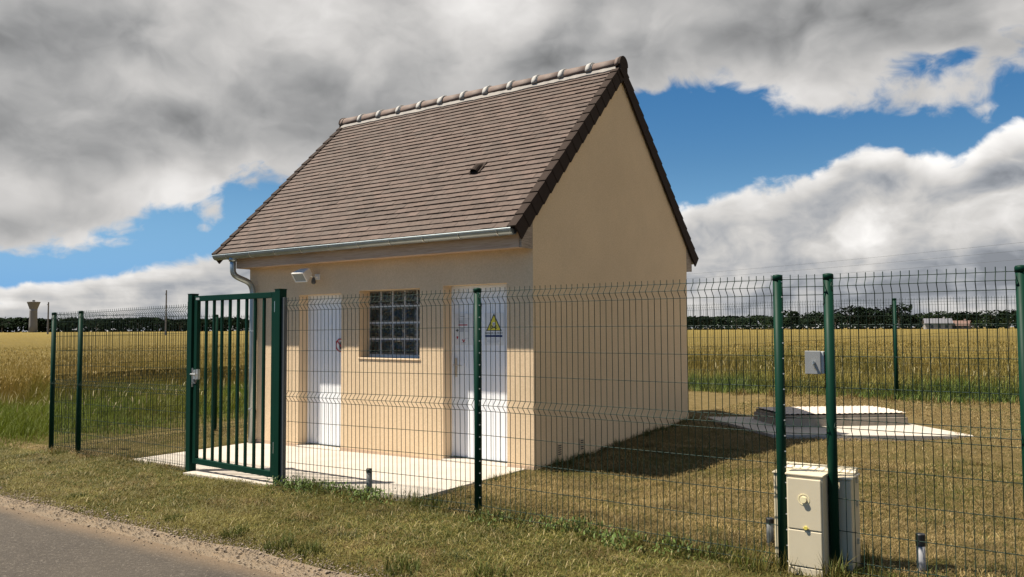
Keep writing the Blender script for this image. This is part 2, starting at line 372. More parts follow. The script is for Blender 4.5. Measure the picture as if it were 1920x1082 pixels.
def wheat_f(t, b):
    p = oc(t); mp = t.n('ShaderNodeMapping'); t.put(mp.inputs[0], p); mp.inputs['Scale'].default_value = (.05, .05, .05)
    n = t.noise(mp.outputs[0], 1.6, 6, .6); f = t.noise(p, 5, 6, .75); h = t.noise(p, .55, 5, .65)
    k = t.ramp(t.m('ADD', t.m('MULTIPLY', n, .4), t.m('MULTIPLY', h, .6)), [(.3, (.175, .128, .032)), (.55, (.215, .158, .042)), (.75, (.26, .195, .056))])
    k = t.mix(t.ss(f, .36, .66), t.mix(.6, k, (.10, .080, .025)), k)
    t.put(b.inputs['Base Color'], k); b.inputs['Roughness'].default_value = .9; b.inputs['Specular IOR Level'].default_value = .1
    bump(t, b, f, 1., .25)
M_WHEAT = mat('ripe_crop_top', wheat_f)
def glass_f(t, b):
    p = oc(t); wv = t.n('ShaderNodeTexWave', wave_type='RINGS'); t.put(wv.inputs['Vector'], p); wv.inputs['Scale'].default_value = 3.0; wv.inputs['Distortion'].default_value = 7; wv.inputs['Detail'].default_value = 2
    wv.inputs['Detail Scale'].default_value = 3
    n = t.noise(p, 9, 4, .6, 1.2)
    k = t.ramp(n, [(.35, (.5, .5, .5)), (.55, (1, 1, 1)), (.72, (3.2, 3.1, 2.9))])
    a = t.n('ShaderNodeAttribute'); a.attribute_name = 'tint'
    t.put(b.inputs['Base Color'], t.mix(1., a.outputs['Color'], k, 'MULTIPLY')); b.inputs['Roughness'].default_value = .14; b.inputs['Specular IOR Level'].default_value = .35
    bump(t, b, t.m('ADD', wv.outputs['Fac'], n), .7, .02)
M_GLASS = mat('wavy_glass_block', glass_f)
M_LGLASS = plain('lamp_glass', (.30, .32, .31), .12, spec=.6)
M_LIDTOP = plain('pale_cement_sheet', (.50, .435, .37), .85, var=.14, scale=9, bmp=.3, bscale=60)
M_TRUNK = plain('bark', (.06, .05, .04), .9)
M_TOWER = plain('pale_tower_concrete', (.165, .16, .155), .85, var=.12, scale=.3)
M_HWALL = plain('far_house_wall', (.30, .285, .27), .9)
M_SLATE = plain('grey_slate', (.12, .12, .135), .7)
M_RTILE = plain('red_roof_tile', (.13, .075, .058), .8)
M_DGLASS = plain('dark_window_glass', (.03, .03, .035), .2)

# ------------------------------------------------------------------ ground, road
def grid(xs, ys, zf):
    X, Y = np.meshgrid(xs, ys); Z = zf(X, Y); V = np.stack([X.ravel(), Y.ravel(), Z.ravel()], 1)
    nx, ny = len(xs), len(ys); i = np.arange(nx - 1)[None, :] + nx * np.arange(ny - 1)[:, None]; i = i.ravel()
    return V, np.stack([i, i + 1, i + nx + 1, i + nx], 1)
def hay(x, y): return (fbm(x * 1.1 + 40, y * 1.1 + 9, 4) - .45) * .08 + (fbm(x * 5, y * 5, 3) - .5) * .035
SLAB_X0, SLAB_X1, SLAB_Y0 = -4.80, -.10, -1.78
def slab_z(x): return .055 + .0165 * x
def ground_z(X, Y):
    z = gh(X, Y)
    lawn = sst(-3.6, -3.1, Y) * (1 - sst(30, 40, np.abs(X))) * (1 - sst(13, 16, Y))
    z = z + hay(X, Y) * lawn
    ins = np.maximum(sst(-4.86, -4.74, X) * (1 - sst(-.18, -.06, X)) * sst(-1.86, -1.74, Y) * (1 - sst(.1, .3, Y)), sst(-3.36, -3.24, X) * (1 - sst(-1.84, -1.72, X)) * sst(-2.1, -1.98, Y) * (1 - sst(-1.7, -1.6, Y)))
    bank = sst(-5.6, -4.9, X) * (1 - sst(-.3, .5, X)) * sst(-2.7, -2.0, Y) * (1 - sst(.3, 1.2, Y))
    z = z + .042 * bank * (1 - ins) - .06 * ins - .04 * sst(-3.3, -3.6, Y)
    pad = sst(.0, .5, X) * (1 - sst(3.2, 3.9, X)) * sst(3.2, 3.8, Y) * (1 - sst(5.6, 6.2, Y))
    return z - .05 * pad
xs = np.concatenate([[-3000, -900, -300, -120, -60], np.arange(-40, -9, 1.0), np.arange(-9, 8, .085), np.arange(8, 40, 1.0), [60, 120, 300, 900, 3000]])
ys = np.concatenate([[-900, -200, -60, -20], np.arange(-12, -3.7, .5), np.arange(-3.7, 11, .085), np.arange(11, 40, 1.0), [60, 120, 300, 900, 3500]])
V, F = grid(xs, ys, ground_z)
tag(np_mesh('ground', V, [F], None, M_SOIL), 'mown olive and straw coloured ground around the small building', 'ground', kind='structure')
def road_edge(x): return -3.78 + .05 * (fbm(x * 1.7, x * 0 + 3, 3) - .5)
xr = np.concatenate([[-900, -100, -30], np.arange(-20, 12, .1), [30, 100, 900]])
n_ = len(xr); e_ = road_edge(xr)
V = np.concatenate([np.stack([xr, e_, gh(xr, 0 * xr) - .012], 1), np.stack([xr, e_ * 0 - 4.6, gh(xr, 0 * xr) + .018], 1), np.stack([xr, e_ * 0 - 8.0, gh(xr, 0 * xr) - .0], 1)])
i = np.arange(n_ - 1); F = np.concatenate([np.stack([i + n_, i + n_ + 1, i + 1, i], 1), np.stack([i + 2 * n_, i + 2 * n_ + 1, i + n_ + 1, i + n_], 1)])
tag(np_mesh('road', V, [F], None, M_ASPH), 'grey asphalt lane with sandy edge in the lower left corner', 'road', kind='structure')
ge = -3.56 + .16 * (fbm(xr * 1.4 + 31, xr * 0 + 8, 4) - .5)
V = np.concatenate([np.stack([xr, e_ * 0 - 3.9, gh(xr, 0 * xr) - .018], 1), np.stack([xr, e_ * 0 - 3.6, gh(xr, 0 * xr) - .012], 1), np.stack([xr, ge, gh(xr, 0 * xr) - .004], 1)])
F = np.concatenate([np.stack([i, i + 1, i + n_ + 1, i + n_], 1), np.stack([i + n_, i + n_ + 1, i + 2 * n_ + 1, i + 2 * n_], 1)])
tag(np_mesh('gravel_shoulder', V, [F], None, M_GRAVEL), 'narrow sandy gravel shoulder between the asphalt and the grass', 'road shoulder', kind='structure')
# loose stones
N = 9000
sx = rng.uniform(-9, 3, N); sy = -3.55 + rng.normal(0, .13, N); sr = rng.uniform(.003, .008, N) * (1 + (rng.random(N) < .04) * 1.2)
oct_ = np.array([(1, 0, 0), (0, 1, 0), (-1, 0, 0), (0, -1, 0), (0, 0, .7), (0, 0, -.7)])
ang = rng.uniform(0, 6.3, N); ca, sa = np.cos(ang), np.sin(ang); sc = rng.uniform(.7, 1.3, (N, 1, 3))
P = oct_[None] * sc * sr[:, None, None]; P = np.stack([P[..., 0] * ca[:, None] - P[..., 1] * sa[:, None], P[..., 0] * sa[:, None] + P[..., 1] * ca[:, None], P[..., 2]], 2)
P += np.stack([sx, sy, gh(sx, sy) - .006 + sr * .3], 1)[:, None]
f8 = np.array([(0, 1, 4), (1, 2, 4), (2, 3, 4), (3, 0, 4), (1, 0, 5), (2, 1, 5), (3, 2, 5), (0, 3, 5)])
tt = np.array([.20, .16, .118]) * rng.uniform(.75, 1.35, (N, 1)); tt = np.repeat(tt, 6, 0)
tag(np_mesh('gravel', P.reshape(-1, 3), [(f8[None] + 6 * np.arange(N)[:, None, None]).reshape(-1, 3)], tt, M_STONE), 'loose pale stones scattered along the road edge', 'gravel', kind='stuff')

# concrete apron in front of the doors
b = MB()
xa = [SLAB_X0, -3.35, -1.75, SLAB_X1]
def sl(x0, x1, y0, y1): b.hexa([(x0, y0, slab_z(x0) - .14), (x1, y0, slab_z(x1) - .14), (x1, y1, slab_z(x1) - .14), (x0, y1, slab_z(x0) - .14), (x0, y0, slab_z(x0)), (x1, y0, slab_z(x1)), (x1, y1, slab_z(x1)), (x0, y1, slab_z(x0))])
sl(SLAB_X0, SLAB_X1, SLAB_Y0, .25); sl(-3.28, -1.80, -2.03, SLAB_Y0)
tag(b.build('concrete_apron', M_SLAB), 'pale concrete apron in front of the doors of the building', 'pavement', kind='structure')
b = MB(); q = [(1.59, 3.14), (3.78, 4.36), (2.30, 5.90), (.06, 4.66)]
b.hexa([(x, y, .02) for x, y in q] + [(x, y, .192) for x, y in q])
tag(b.build('concrete_pad', M_SLAB), 'pale concrete pad under the low chamber behind the building', 'pavement', kind='structure')

# ------------------------------------------------------------------ the building
L, D = 4.866, 4.246
ZF, YF = 2.43, -.2175                         # underside and front of the fascia box
house = empty('utility_building', (-L / 2, D / 2, 0), 'small beige rendered building with steep brown tiled gable roof and two white doors', 'building')
EY, EZ, RZ = -.36, 2.625, 5.03                # eave edge, ridge line of the tile bed
RY = D / 2
s_up = Vector((0, RY - EY, RZ - EZ)); SL = s_up.length; s_up.normalize(); nrm = Vector((0, -s_up.z, s_up.y))
def roof_z(y): return RZ - abs(y - RY) * (RZ - EZ) / (RY - EY)
OPEN = [(-3.80, -2.98, None, 2.03), (-2.655, -1.63, 1.205, 2.055), (-1.265, -.35, None, 2.07)]
b = MB(); ZB = -.3
xsb = [-L, -3.80, -2.98, -2.655, -1.63, -1.265, -.35, 0]
ZT = 2.70
for i in range(7):
    x0, x1 = xsb[i], xsb[i + 1]; op = [o for o in OPEN if abs(o[0] - x0) < 1e-6]
    if not op: b.quad((x0, 0, ZB), (x1, 0, ZB), (x1, 0, ZT), (x0, 0, ZT)); continue
    _, _, z0, z1 = op[0]
    b.quad((x0, 0, z1), (x1, 0, z1), (x1, 0, ZT), (x0, 0, ZT))
    if z0: b.quad((x0, 0, ZB), (x1, 0, ZB), (x1, 0, z0), (x0, 0, z0))
gz_pts = lambda x: [(x, 0, ZB), (x, D, ZB), (x, D, 2.70), (x, RY, roof_z(RY) - .06), (x, 0, 2.70)]
zt = lambda y: roof_z(y) - .06
b.quad((0, 0, ZB), (0, D, ZB), (0, D, zt(D)), (0, RY, zt(RY)), (0, 0, zt(0)))
b.quad((-L, D, ZB), (-L, 0, ZB), (-L, 0, zt(0)), (-L, RY, zt(RY)), (-L, D, zt(D)))
b.quad((0, D, ZB), (-L, D, ZB), (-L, D, ZT), (0, D, ZT))
wall = b.build('wall', M_WALL, house)
# reveals of the openings (smooth render)
b = MB()
for x0, x1, z0, z1 in OPEN:
    zb = z0 if z0 else -.1
    b.quad((x0, 0, zb), (x0, .26, zb), (x0, .26, z1), (x0, 0, z1)); b.quad((x1, .26, zb), (x1, 0, zb), (x1, 0, z1), (x1, .26, z1))
    b.quad((x0, 0, z1), (x0, .26, z1), (x1, .26, z1), (x1, 0, z1))
    if z0: b.quad((x0, 0, z0), (x1, 0, z0), (x1, .26, z0), (x0, .26, z0))
b.build('reveal', M_REV, house)
b = MB(); b.box(-.05, .004, .02, D - .02, -.3, .125); b.build('plinth', M_WALL, house)
for a_, e_, z_ in ((-L - .003, -3.80, .03), (-2.98, -1.265, .05), (-.35, 0, .085)):
    b = MB(); b.box(a_, e_, -.004, .01, -.2, z_); b.build('plinth', M_BASE, house)
# window sill lip
b = MB(); b.box(-2.665, -1.62, -.012, .02, 1.188, 1.206); b.build('window_sill', M_REV, house, bevel=.004)

# doors
def door(x0, x1, z1, handle_x, lab):
    zb = slab_z((x0 + x1) / 2) + .02; y = .172
    b = MB()
    n = 9; wd = (x1 - x0 - .06) / n
    for k in range(n):                                      # vertical ribbed leaf
        a = x0 + .03 + k * wd; b.box(a + .004, a + wd - .004, y - .007, y + .03, zb + .01, z1 - .035)
    b.box(x0 + .03, x1 - .03, y, y + .035, zb + .01, z1 - .035)
    d = b.build('door', M_DOOR, house, bevel=.002); d['label'] = lab
    b = MB(); b.box(x0, x0 + .03, y - .02, y + .05, zb, z1); b.box(x1 - .03, x1, y - .02, y + .05, zb, z1); b.box(x0 + .03, x1 - .03, y - .02, y + .05, z1 - .035, z1)
    b.build('frame', M_DOOR, d, bevel=.003)
    b = MB(); b.box(x0 - .01, x1 + .01, -.03, .25, zb - .12, zb - .004); b.build('threshold', M_SLAB, d, bevel=.006)
    b = MB(); b.box(x0 + .03, x1 - .03, y - .025, y + .02, zb - .004, zb + .012); b.build('seal', M_DARK, d)
    b = MB(); b.box(handle_x - .018, handle_x + .018, y - .016, y - .006, 1.0, 1.22)
    b.tube([(handle_x, y - .016, 1.14), (handle_x, y - .055, 1.14), (handle_x + .015, y - .062, 1.14), (handle_x + .115, y - .062, 1.135)], .009, 8)
    b.build('handle', M_STEEL, d, smooth=False)
    return d
door(-3.80, -2.98, 2.03, -3.05, 'white ribbed door at the left with a round prohibition sign')
door(-1.265, -.35, 2.07, -1.20, 'white ribbed door at the right with notices on it')
# glass block window
wx0, wx1, wz0, wz1 = -2.655, -1.63, 1.205, 2.055; nx, nz = 5, 4
b = MB(); g = MB(); cw = (wx1 - wx0) / nx; ch = (wz1 - wz0 - .03) / nz
b.box(wx0, wx1, .186, .27, wz0, wz1)
for i in range(nx):
    for k in range(nz):
        x0, x1 = wx0 + i * cw + .009, wx0 + (i + 1) * cw - .009; z0, z1 = wz0 + .03 + k * ch + .009, wz0 + .03 + (k + 1) * ch - .009
        e = .026; y0, y1, y2 = .192, .176, .184
        o4 = [(x0, y0, z0), (x1, y0, z0), (x1, y0, z1), (x0, y0, z1)]; i4 = [(x0 + .006, y1, z0 + .006), (x1 - .006, y1, z0 + .006), (x1 - .006, y1, z1 - .006), (x0 + .006, y1, z1 - .006)]
        m4 = [(x0 + e, y1, z0 + e), (x1 - e, y1, z0 + e), (x1 - e, y1, z1 - e), (x0 + e, y1, z1 - e)]; c4 = [(x0 + e + .01, y2, z0 + e + .01), (x1 - e - .01, y2, z0 + e + .01), (x1 - e - .01, y2, z1 - e - .01), (x0 + e + .01, y2, z1 - e - .01)]
        fs = []
        for r_ in range(3):
            for j in range(4): fs.append((r_ * 4 + j, r_ * 4 + (j + 1) % 4, r_ * 4 + 4 + (j + 1) % 4, r_ * 4 + 4 + j))
        g.cur = (.125, .12, .105); g.add(o4 + i4 + m4, fs[:8]); g.cur = (.034, .036, .029); g.add(m4 + c4, [(j, (j + 1) % 4, 4 + (j + 1) % 4, 4 + j) for j in range(4)] + [(4, 5, 6, 7)])
win = g.build('window', M_GLASS, house); win['label'] = 'window of twenty wavy glass blocks between the two doors'
b.build('mortar_grid', plain('window_mortar', (.62, .60, .57), .8), win)

# fascia, soffit, boards
b = MB(); b.box(-L, -.035, YF, YF + .025, ZF, 2.60); b.build('fascia', M_WOOD, house, bevel=.003)
b = MB(); b.box(-L, -.03, YF + .025, .0, ZF + .01, ZF + .03); b.build('soffit', M_WOOD, house)
b = MB(); b.prism([(-.030, YF + .003, ZF - .002), (-.030, .0, ZF - .002), (-.030, .0, zt(0) - .01), (-.030, YF + .003, zt(YF) - .01)], (.028, 0, 0)); b.build('end_board', M_WOODG, house)
b = MB(); b.prism([(-L - .0, YF, ZF), (-L, 0, ZF), (-L, 0, zt(0) - .01), (-L, YF, zt(YF) - .01)], (-.02, 0, 0)); b.build('end_board', M_WALL, house)
b = MB(); b.box(-L, -.035, D - YF - .025, D - YF, ZF, 2.60); b.build('fascia', M_WOOD, house)
b = MB(); b.box(-L, -.03, D, D - YF - .025, ZF + .01, ZF + .03); b.build('soffit', M_WOOD, house)
b = MB(); b.prism([(-.030, D, ZF - .002), (-.030, D - YF - .003, ZF - .002), (-.030, D - YF - .003, zt(D - YF) - .01), (-.030, D, zt(D) - .01)], (.028, 0, 0)); b.build('end_board', M_WOODG, house)

# roof: every plain tile its own slab in the roof mesh
XL, XR = -L - .32, .012
b = MB(); NC = 34; cg = SL / NC; TW = .170
pal = [(.084, .057, .045), (.077, .053, .042), (.091, .062, .050), (.081, .058, .047), (.072, .050, .040)]
for side in (0, 1):
    for c in range(NC):
        x = XL - (.5 * TW if c % 2 else 0) ; row = .0015 * math.sin(c * 2.1)
        while x < XR:
            x0, x1 = max(x, XL), min(x + TW, XR); x += TW
            if x1 - x0 < .02: continue
            cc = pal[int(random.random() ** 1.4 * 5) % 5]; k = random.uniform(.86, 1.14); b.cur = tuple(q * k for q in cc)
            j = random.uniform(-.003, .003) + row + .004 * math.sin(x * 1.1 + c * .5); h0 = .023 + random.uniform(-.002, .003); h1 = .007
            s0 = c * cg - .004 + j; s1 = (c + 1) * cg + .012
            def pt(xx, s, h):
                q = Vector((xx, EY, EZ)) + s_up * s + nrm * h
                return (q.x, q.y if side == 0 else D - q.y, q.z)
            g1 = .0012; tw = random.uniform(-.0015, .0015)
            lo = [pt(x0 + g1, s0 + tw, h0 - .011), pt(x1 - g1, s0 - tw, h0 - .011), pt(x1 - g1, s1, h1 - .013), pt(x0 + g1, s1, h1 - .013)]
            hi = [pt(x0 + g1, s0 + tw, h0), pt(x1 - g1, s0 - tw, h0), pt(x1 - g1, s1, h1), pt(x0 + g1, s1, h1)]
            if side: lo = lo[::-1]; hi = hi[::-1]
            b.hexa(lo + hi)
b.cur = (.03, .022, .018)                                   # dark battens bed below the tiles
for side in (0, 1):
    e0, r0 = (EY + .02, RY) if side == 0 else (D - EY - .02, RY)
    a = [(XL + .004, e0, EZ - .012), (XR - .004, e0, EZ - .012), (XR - .004, r0, RZ - .012), (XL + .004, r0, RZ - .012)]
    if side: a = a[::-1]
    b.prism(a[::-1], (0, 0, -.045))
roof = b.build('roof', M_TILE, house)
# vent tile
vp = Vector((-1.175, .56, 0)); sv = (vp.y - EY) / s_up.y; base = Vector((vp.x, EY, EZ)) + s_up * sv + nrm * .02
b = MB(); vs = []; n = 9
for e, (s_, hh, ww) in enumerate(((-.085, .062, .058), (.02, .058, .058), (.13, .004, .062))):
    for j in range(n):
        th = math.pi * j / (n - 1); q = base + s_up * s_ + Vector((1, 0, 0)) * ww * math.cos(th) + nrm * (hh * math.sin(th)); vs.append(q)
fs = [(r_ * n + j, r_ * n + j + 1, r_ * n + n + j + 1, r_ * n + n + j) for r_ in range(2) for j in range(n - 1)]
b.add(vs, fs); b.obox(base + s_up * .02 + nrm * .004, (.085, 0, 0), s_up * .11, nrm * .005)
rv = b.build('roof_vent', M_TILED, roof, smooth=False)
b = MB(); b.add([base + s_up * -.07 + Vector((1, 0, 0)) * .05 * math.cos(math.pi * j / (n - 1)) + nrm * (.055 * math.sin(math.pi * j / (n - 1))) for j in range(n)], [tuple(range(n))])
# verge tiles on both gables, front and back slopes
NV = 17; vg = SL / NV
for gx, sgn in ((.004, 1), (-L - .32, -1)):
    for side in (0, 1):
        for k in range(NV):
            def pt(xx, s, h):
                q = Vector((xx, EY, EZ)) + s_up * s + nrm * h
                return (q.x, q.y if side == 0 else D - q.y, q.z)
            s0, s1 = k * vg - .012, (k + 1) * vg + .015; j = random.uniform(-.003, .003)
            b = MB(); x0, x1 = gx + sgn * .014, gx + sgn * .034
            a = [(s0 + j, .036), (s1, .022), (s1, -.135), (s0 + j, -.150)]
            xo0, xo1 = x0 + sgn * .006, x1 + sgn * .006
            b.hexa([pt(xo0, *a[0]), pt(x0, *a[1]), pt(x0, *a[2]), pt(xo0, *a[3]), pt(xo1, *a[0]), pt(x1, *a[1]), pt(x1, *a[2]), pt(xo1, *a[3])])
            t0, t1 = gx - sgn * .07, gx + sgn * .020
            b.hexa([pt(t0, s0 + j, .026), pt(t1, s0 + j, .026), pt(t1, s1, .012), pt(t0, s1, .012), pt(t0, s0 + j, .037), pt(t1, s0 + j, .037), pt(t1, s1, .023), pt(t0, s1, .023)])
            b.build('verge_tile', M_TILED, roof)
# ridge tiles with mortar
RC = Vector((0, RY, RZ - .015)); NRT = 12; rl = (XR - XL) / NRT
def arch(x, rad, zc=0., n=10, a0=-.15):
    return [Vector((x, RC.y + rad * math.cos(th), RC.z + zc + rad * math.sin(th))) for th in [a0 + (math.pi - 2 * a0) * j / n for j in range(n + 1)]]
def archband(b, x0, x1, r0, r1, th=.014):
    A, B_, C_, D_ = arch(x0, r0), arch(x1, r1), arch(x0, r0 - th), arch(x1, r1 - th); n = len(A); vs = A + B_ + C_ + D_; fs = []
    for j in range(n - 1):
        fs += [(j, j + 1, n + j + 1, n + j), (2 * n + j, 3 * n + j, 3 * n + j + 1, 2 * n + j + 1), (j, 2 * n + j, 2 * n + j + 1, j + 1), (n + j, n + j + 1, 3 * n + j + 1, 3 * n + j)]
    fs += [(0, n, 3 * n, 2 * n), (n - 1, 3 * n - 1, 4 * n - 1, 2 * n - 1)]
    b.add(vs, fs)
for k in range(NRT):
    b = MB(); x0 = XL + k * rl; dz = random.uniform(-.004, .004)
    archband(b, x0 + .01, x0 + rl - .005, .112 + dz, .108 + dz); b.build('ridge_tile', M_RIDGE, roof, smooth=True)
    if k:
        b = MB(); tw = random.uniform(-.012, .012); wd = random.uniform(.030, .040)
        archband(b, x0 - wd + tw, x0 + wd + tw, .122, .131, .02); archband(b, x0 - wd - .012, x0 + wd + .012, .116, .117, .01)
        b.build('mortar_joint', plain('joint_mortar_%d' % k, (.34, .33, .31), .85, var=.2, scale=30, bmp=.9, bscale=55) if k == 1 else MATS['joint_mortar_1'], roof, smooth=True)
for sgn in (-1, 1):
    b = MB(); n = 60; vs = []
    for j in range(n + 1):
        x = XL + .02 + (XR - XL - .04) * j / n
        o1, o2 = random.uniform(-.010, .012), random.uniform(-.006, .006)
        vs += [Vector((x, RC.y + sgn * (.085), RC.z + .015 + o2)), Vector((x, RC.y + sgn * (.132 + o1), RC.z - .082 + o1 * -.9 + .012)), Vector((x, RC.y + sgn * .10, RC.z - .11))]
    fs = []
    for j in range(n): fs += [(3 * j, 3 * j + 1, 3 * j + 4, 3 * j + 3), (3 * j + 1, 3 * j + 2, 3 * j + 5, 3 * j + 4)]
    b.add(vs, fs); b.build('ridge_mortar', M_MORTAR, roof)
for x0, x1 in ((XR + .012, XR + .045), (XL - .045, XL - .012)):
    pr = [(.118 * math.cos(th), .118 * math.sin(th)) for th in [math.pi * j / 14 for j in range(15)]]
    pr = pr + [(-.118, -.01), (-.100, -.02), (-.100, -.10), (0, -.17), (.100, -.10), (.100, -.02), (.118, -.01)]
    b = MB(); b.prism([(x0, RC.y + q[0], RC.z + q[1] + .012) for q in pr], (x1 - x0, 0, 0)); b.build('ridge_end_cap', M_TILED, roof)
    b = MB(); a_ = (x0 - .05) if x0 > -1 else x1; archband(b, a_, a_ + .05, .122, .122, .02); b.build('ridge_end_tile', M_RIDGE, roof, smooth=True)

# gutters
def gutter(yc, sgn, x0, x1):
    b = MB(); n = 10; rr = .062; zc = EZ - .012
    sec = [(yc + rr * math.cos(th), zc + rr * math.sin(th)) for th in [math.pi + math.pi * j / n for j in range(n + 1)]]
    inn = [(yc + (rr - .004) * math.cos(th), zc + (rr - .004) * math.sin(th)) for th in [math.pi + math.pi * j / n for j in range(n + 1)]]
    m = n + 1; vs = [(x0, *q) for q in sec] + [(x1, *q) for q in sec] + [(x0, *q) for q in inn] + [(x1, *q) for q in inn]; fs = []
    for j in range(n): fs += [(j, m + j, m + j + 1, j + 1), (2 * m + j, 2 * m + j + 1, 3 * m + j + 1, 3 * m + j)]
    b.add(vs, fs)
    for x in (x0, x1): b.add([(x, *q) for q in sec], [tuple(range(m))])
    b.tube([(x0, yc - sgn * rr, zc + .002), (x1, yc - sgn * rr, zc + .002)], .009, 8); b.tube([(x0, yc + sgn * rr, zc), (x1, yc + sgn * rr, zc)], .003, 6)
    go = b.build('gutter', M_ZINC, house, smooth=False)
    k = x0 + .30
    while k < x1 - .1:
        c = MB(); P = [(k, yc + (rr + .003) * math.cos(th), zc + (rr + .003) * math.sin(th)) for th in [math.pi + math.pi * j / 10 for j in range(11)]]
        c.tube(P, .006, 4); c.build('gutter_bracket', M_STEEL, go); k += .52
    return go
gutter(-.345, 1, -L - .31, -.008); gutter(D + .345, -1, -L - .31, -.008)
# downpipe
b = MB(); px0, py0 = -4.80, -.335; pth = [(px0, py0, 2.57), (px0, py0, 2.42)]
def bez(p0, p1, p2, p3, n=8):
    o = []
    for i in range(1, n + 1):
        t_ = i / n; o.append(tuple((1 - t_) ** 3 * a + 3 * (1 - t_) ** 2 * t_ * b_ + 3 * (1 - t_) * t_ * t_ * c + t_ ** 3 * d for a, b_, c, d in zip(p0, p1, p2, p3)))
    return o
pth += bez(pth[-1], (px0, py0, 2.32), (px0 + .02, py0 + .04, 2.31), (px0 + .045, -.20, 2.27), 7) + bez((px0 + .045, -.20, 2.27), (px0 + .07, -.11, 2.24), (px0 + .09, -.065, 2.20), (px0 + .09, -.065, 2.06), 7)
zs = slab_z(-4.71); pth += [(px0 + .09, -.065, 1.0), (px0 + .09, -.065, zs)]
b.tube(pth, .041, 14); b.lathe((px0, py0, 2.52), [(.055, 0), (.055, .05)], 14)
dp = b.build('downpipe', M_ZINC, house, smooth=True)
for z in (.45, 1.55):
    b = MB(); b.lathe((px0 + .09, -.065, z), [(.047, -.012), (.047, .012)], 14); b.box(px0 + .08, px0 + .10, -.03, .002, z - .01, z + .01); b.build('pipe_clip', M_STEEL, dp)
# vent grilles low on the gable
for y in (.51, 1.01):
    b = MB(); z0, z1 = .125, .275
    b.box(.0, .010, y - .045, y + .045, z0, z1)
    vg_ = b.build('vent_grille', plain('grille_beige', (.55, .42, .27), .6) if y < .6 else MATS['grille_beige'], house, bevel=.003)
    b = MB()
    for k in range(5): b.box(.010, .0125, y - .032, y + .032, z0 + .02 + k * .024, z0 + .032 + k * .024)
    b.build('slot', M_BLACK, vg_)

# ------------------------------------------------------------------ floodlight on the wall
fl = empty('floodlight', (-3.47, 0, 2.25), 'white floodlight with motion sensor on the wall above the left door', 'lamp')
c = Vector((-3.475, -.215, 2.29)); ax = Vector((1, .10, 0)).normalized(); fwd = Vector((-.38, -.66, -.44)); fwd = (fwd - ax * fwd.dot(ax)).normalized(); upv = ax.cross(fwd) * -1
if upv.z < 0: upv = -upv
b = MB(); W0, W1, H0, H1, dp_ = .105, .080, .068, .045, .075
front = [c + fwd * dp_ + ax * sx * W0 + upv * sz * H0 for sx, sz in ((-1, -1), (1, -1), (1, 1), (-1, 1))]; rim = [c + fwd * (dp_ - .02) + ax * sx * W0 + upv * sz * H0 for sx, sz in ((-1, -1), (1, -1), (1, 1), (-1, 1))]; back = [c - fwd * dp_ + ax * sx * W1 + upv * sz * H1 for sx, sz in ((-1, -1), (1, -1), (1, 1), (-1, 1))]
b.add(front + rim + back, [(8, 9, 10, 11), (3, 2, 1, 0)] + [(q + j, q + (j + 1) % 4, q + 4 + (j + 1) % 4, q + 4 + j) for q in (0, 4) for j in range(4)])
b.obox(c + fwd * (dp_ + .005) + upv * (H0 - .006), ax * W0, upv * .008, fwd * .008); b.obox(c + fwd * (dp_ + .005) - upv * (H0 - .006), ax * W0, upv * .008, fwd * .008)
for s_ in (-1, 1): b.obox(c + fwd * (dp_ + .005) + ax * s_ * (W0 - .006), ax * .008, upv * (H0 - .014), fwd * .008)
b.build('housing', M_WPLASTIC, fl, bevel=.004)
b = MB(); b.obox(c + fwd * (dp_ + .003), ax * (W0 - .014), upv * (H0 - .014), fwd * .002); b.build('glass', M_LGLASS, fl)
b = MB(); b.tube([c - fwd * .05 + ax * .02, (-3.44, -.09, 2.262), (-3.43, -.0, 2.262)], .012, 8); b.box(-3.475, -3.385, -.018, .002, 2.225, 2.30); b.build('bracket', M_WPLASTIC, fl, bevel=.003)
b = MB(); b.lathe((-3.43, -.075, 2.165), [(.012, .09), (.022, .07), (.030, .04), (.030, .015), (.016, 0)], 12); b.build('sensor', M_DARK, fl, smooth=True)

# ------------------------------------------------------------------ signs on the doors
YD = .1635
def disc(b, cx, cz, r, y0, y1, n=28, r_in=0.):
    A = [(cx + r * math.cos(2 * math.pi * j / n), cz + r * math.sin(2 * math.pi * j / n)) for j in range(n)]
    if not r_in: b.prism([(x, y1, z) for x, z in A], (0, y0 - y1, 0))
    else:
        B_ = [(cx + r_in * math.cos(2 * math.pi * j / n), cz + r_in * math.sin(2 * math.pi * j / n)) for j in range(n)]
        vs = [(x, y0, z) for x, z in A] + [(x, y0, z) for x, z in B_] + [(x, y1, z) for x, z in A] + [(x, y1, z) for x, z in B_]; fs = []
        for j in range(n):
            k = (j + 1) % n; fs += [(j, k, n + k, n + j), (j, 2 * n + j, 2 * n + k, k), (n + j, n + k, 3 * n + k, 3 * n + j)]
        b.add(vs, fs)
def flat(b, pts, y0, th=.001): b.prism([(x, y0, z) for x, z in pts], (0, -th, 0))
s = empty('prohibition_sign', (-3.165, YD, 1.355), 'round white no entry sign with red ring and black hand on the left door', 'sign')
b = MB(); disc(b, -3.165, 1.355, .090, YD - .004, YD); b.build('plate', M_SIGNW, s)
b = MB(); disc(b, -3.165, 1.355, .0895, YD - .0062, YD - .004, 28, .072)
a = Vector((1, 0, -1)).normalized() * .078; q = Vector((1, 0, 1)).normalized() * .009; cc = Vector((-3.165, YD - .0072, 1.355)); b.obox(cc, a, q, (0, .0004, 0)); b.build('red_ring', M_RED, s)
hand = [(-.026, -.062), (.022, -.062), (.030, -.02), (.046, .008), (.040, .016), (.026, .002), (.026, .045), (.015, .047), (.013, .010), (.009, .060), (-.003, .060), (-.005, .010), (-.011, .054), (-.022, .052), (-.021, .006), (-.030, .036), (-.040, .033), (-.036, -.020)]
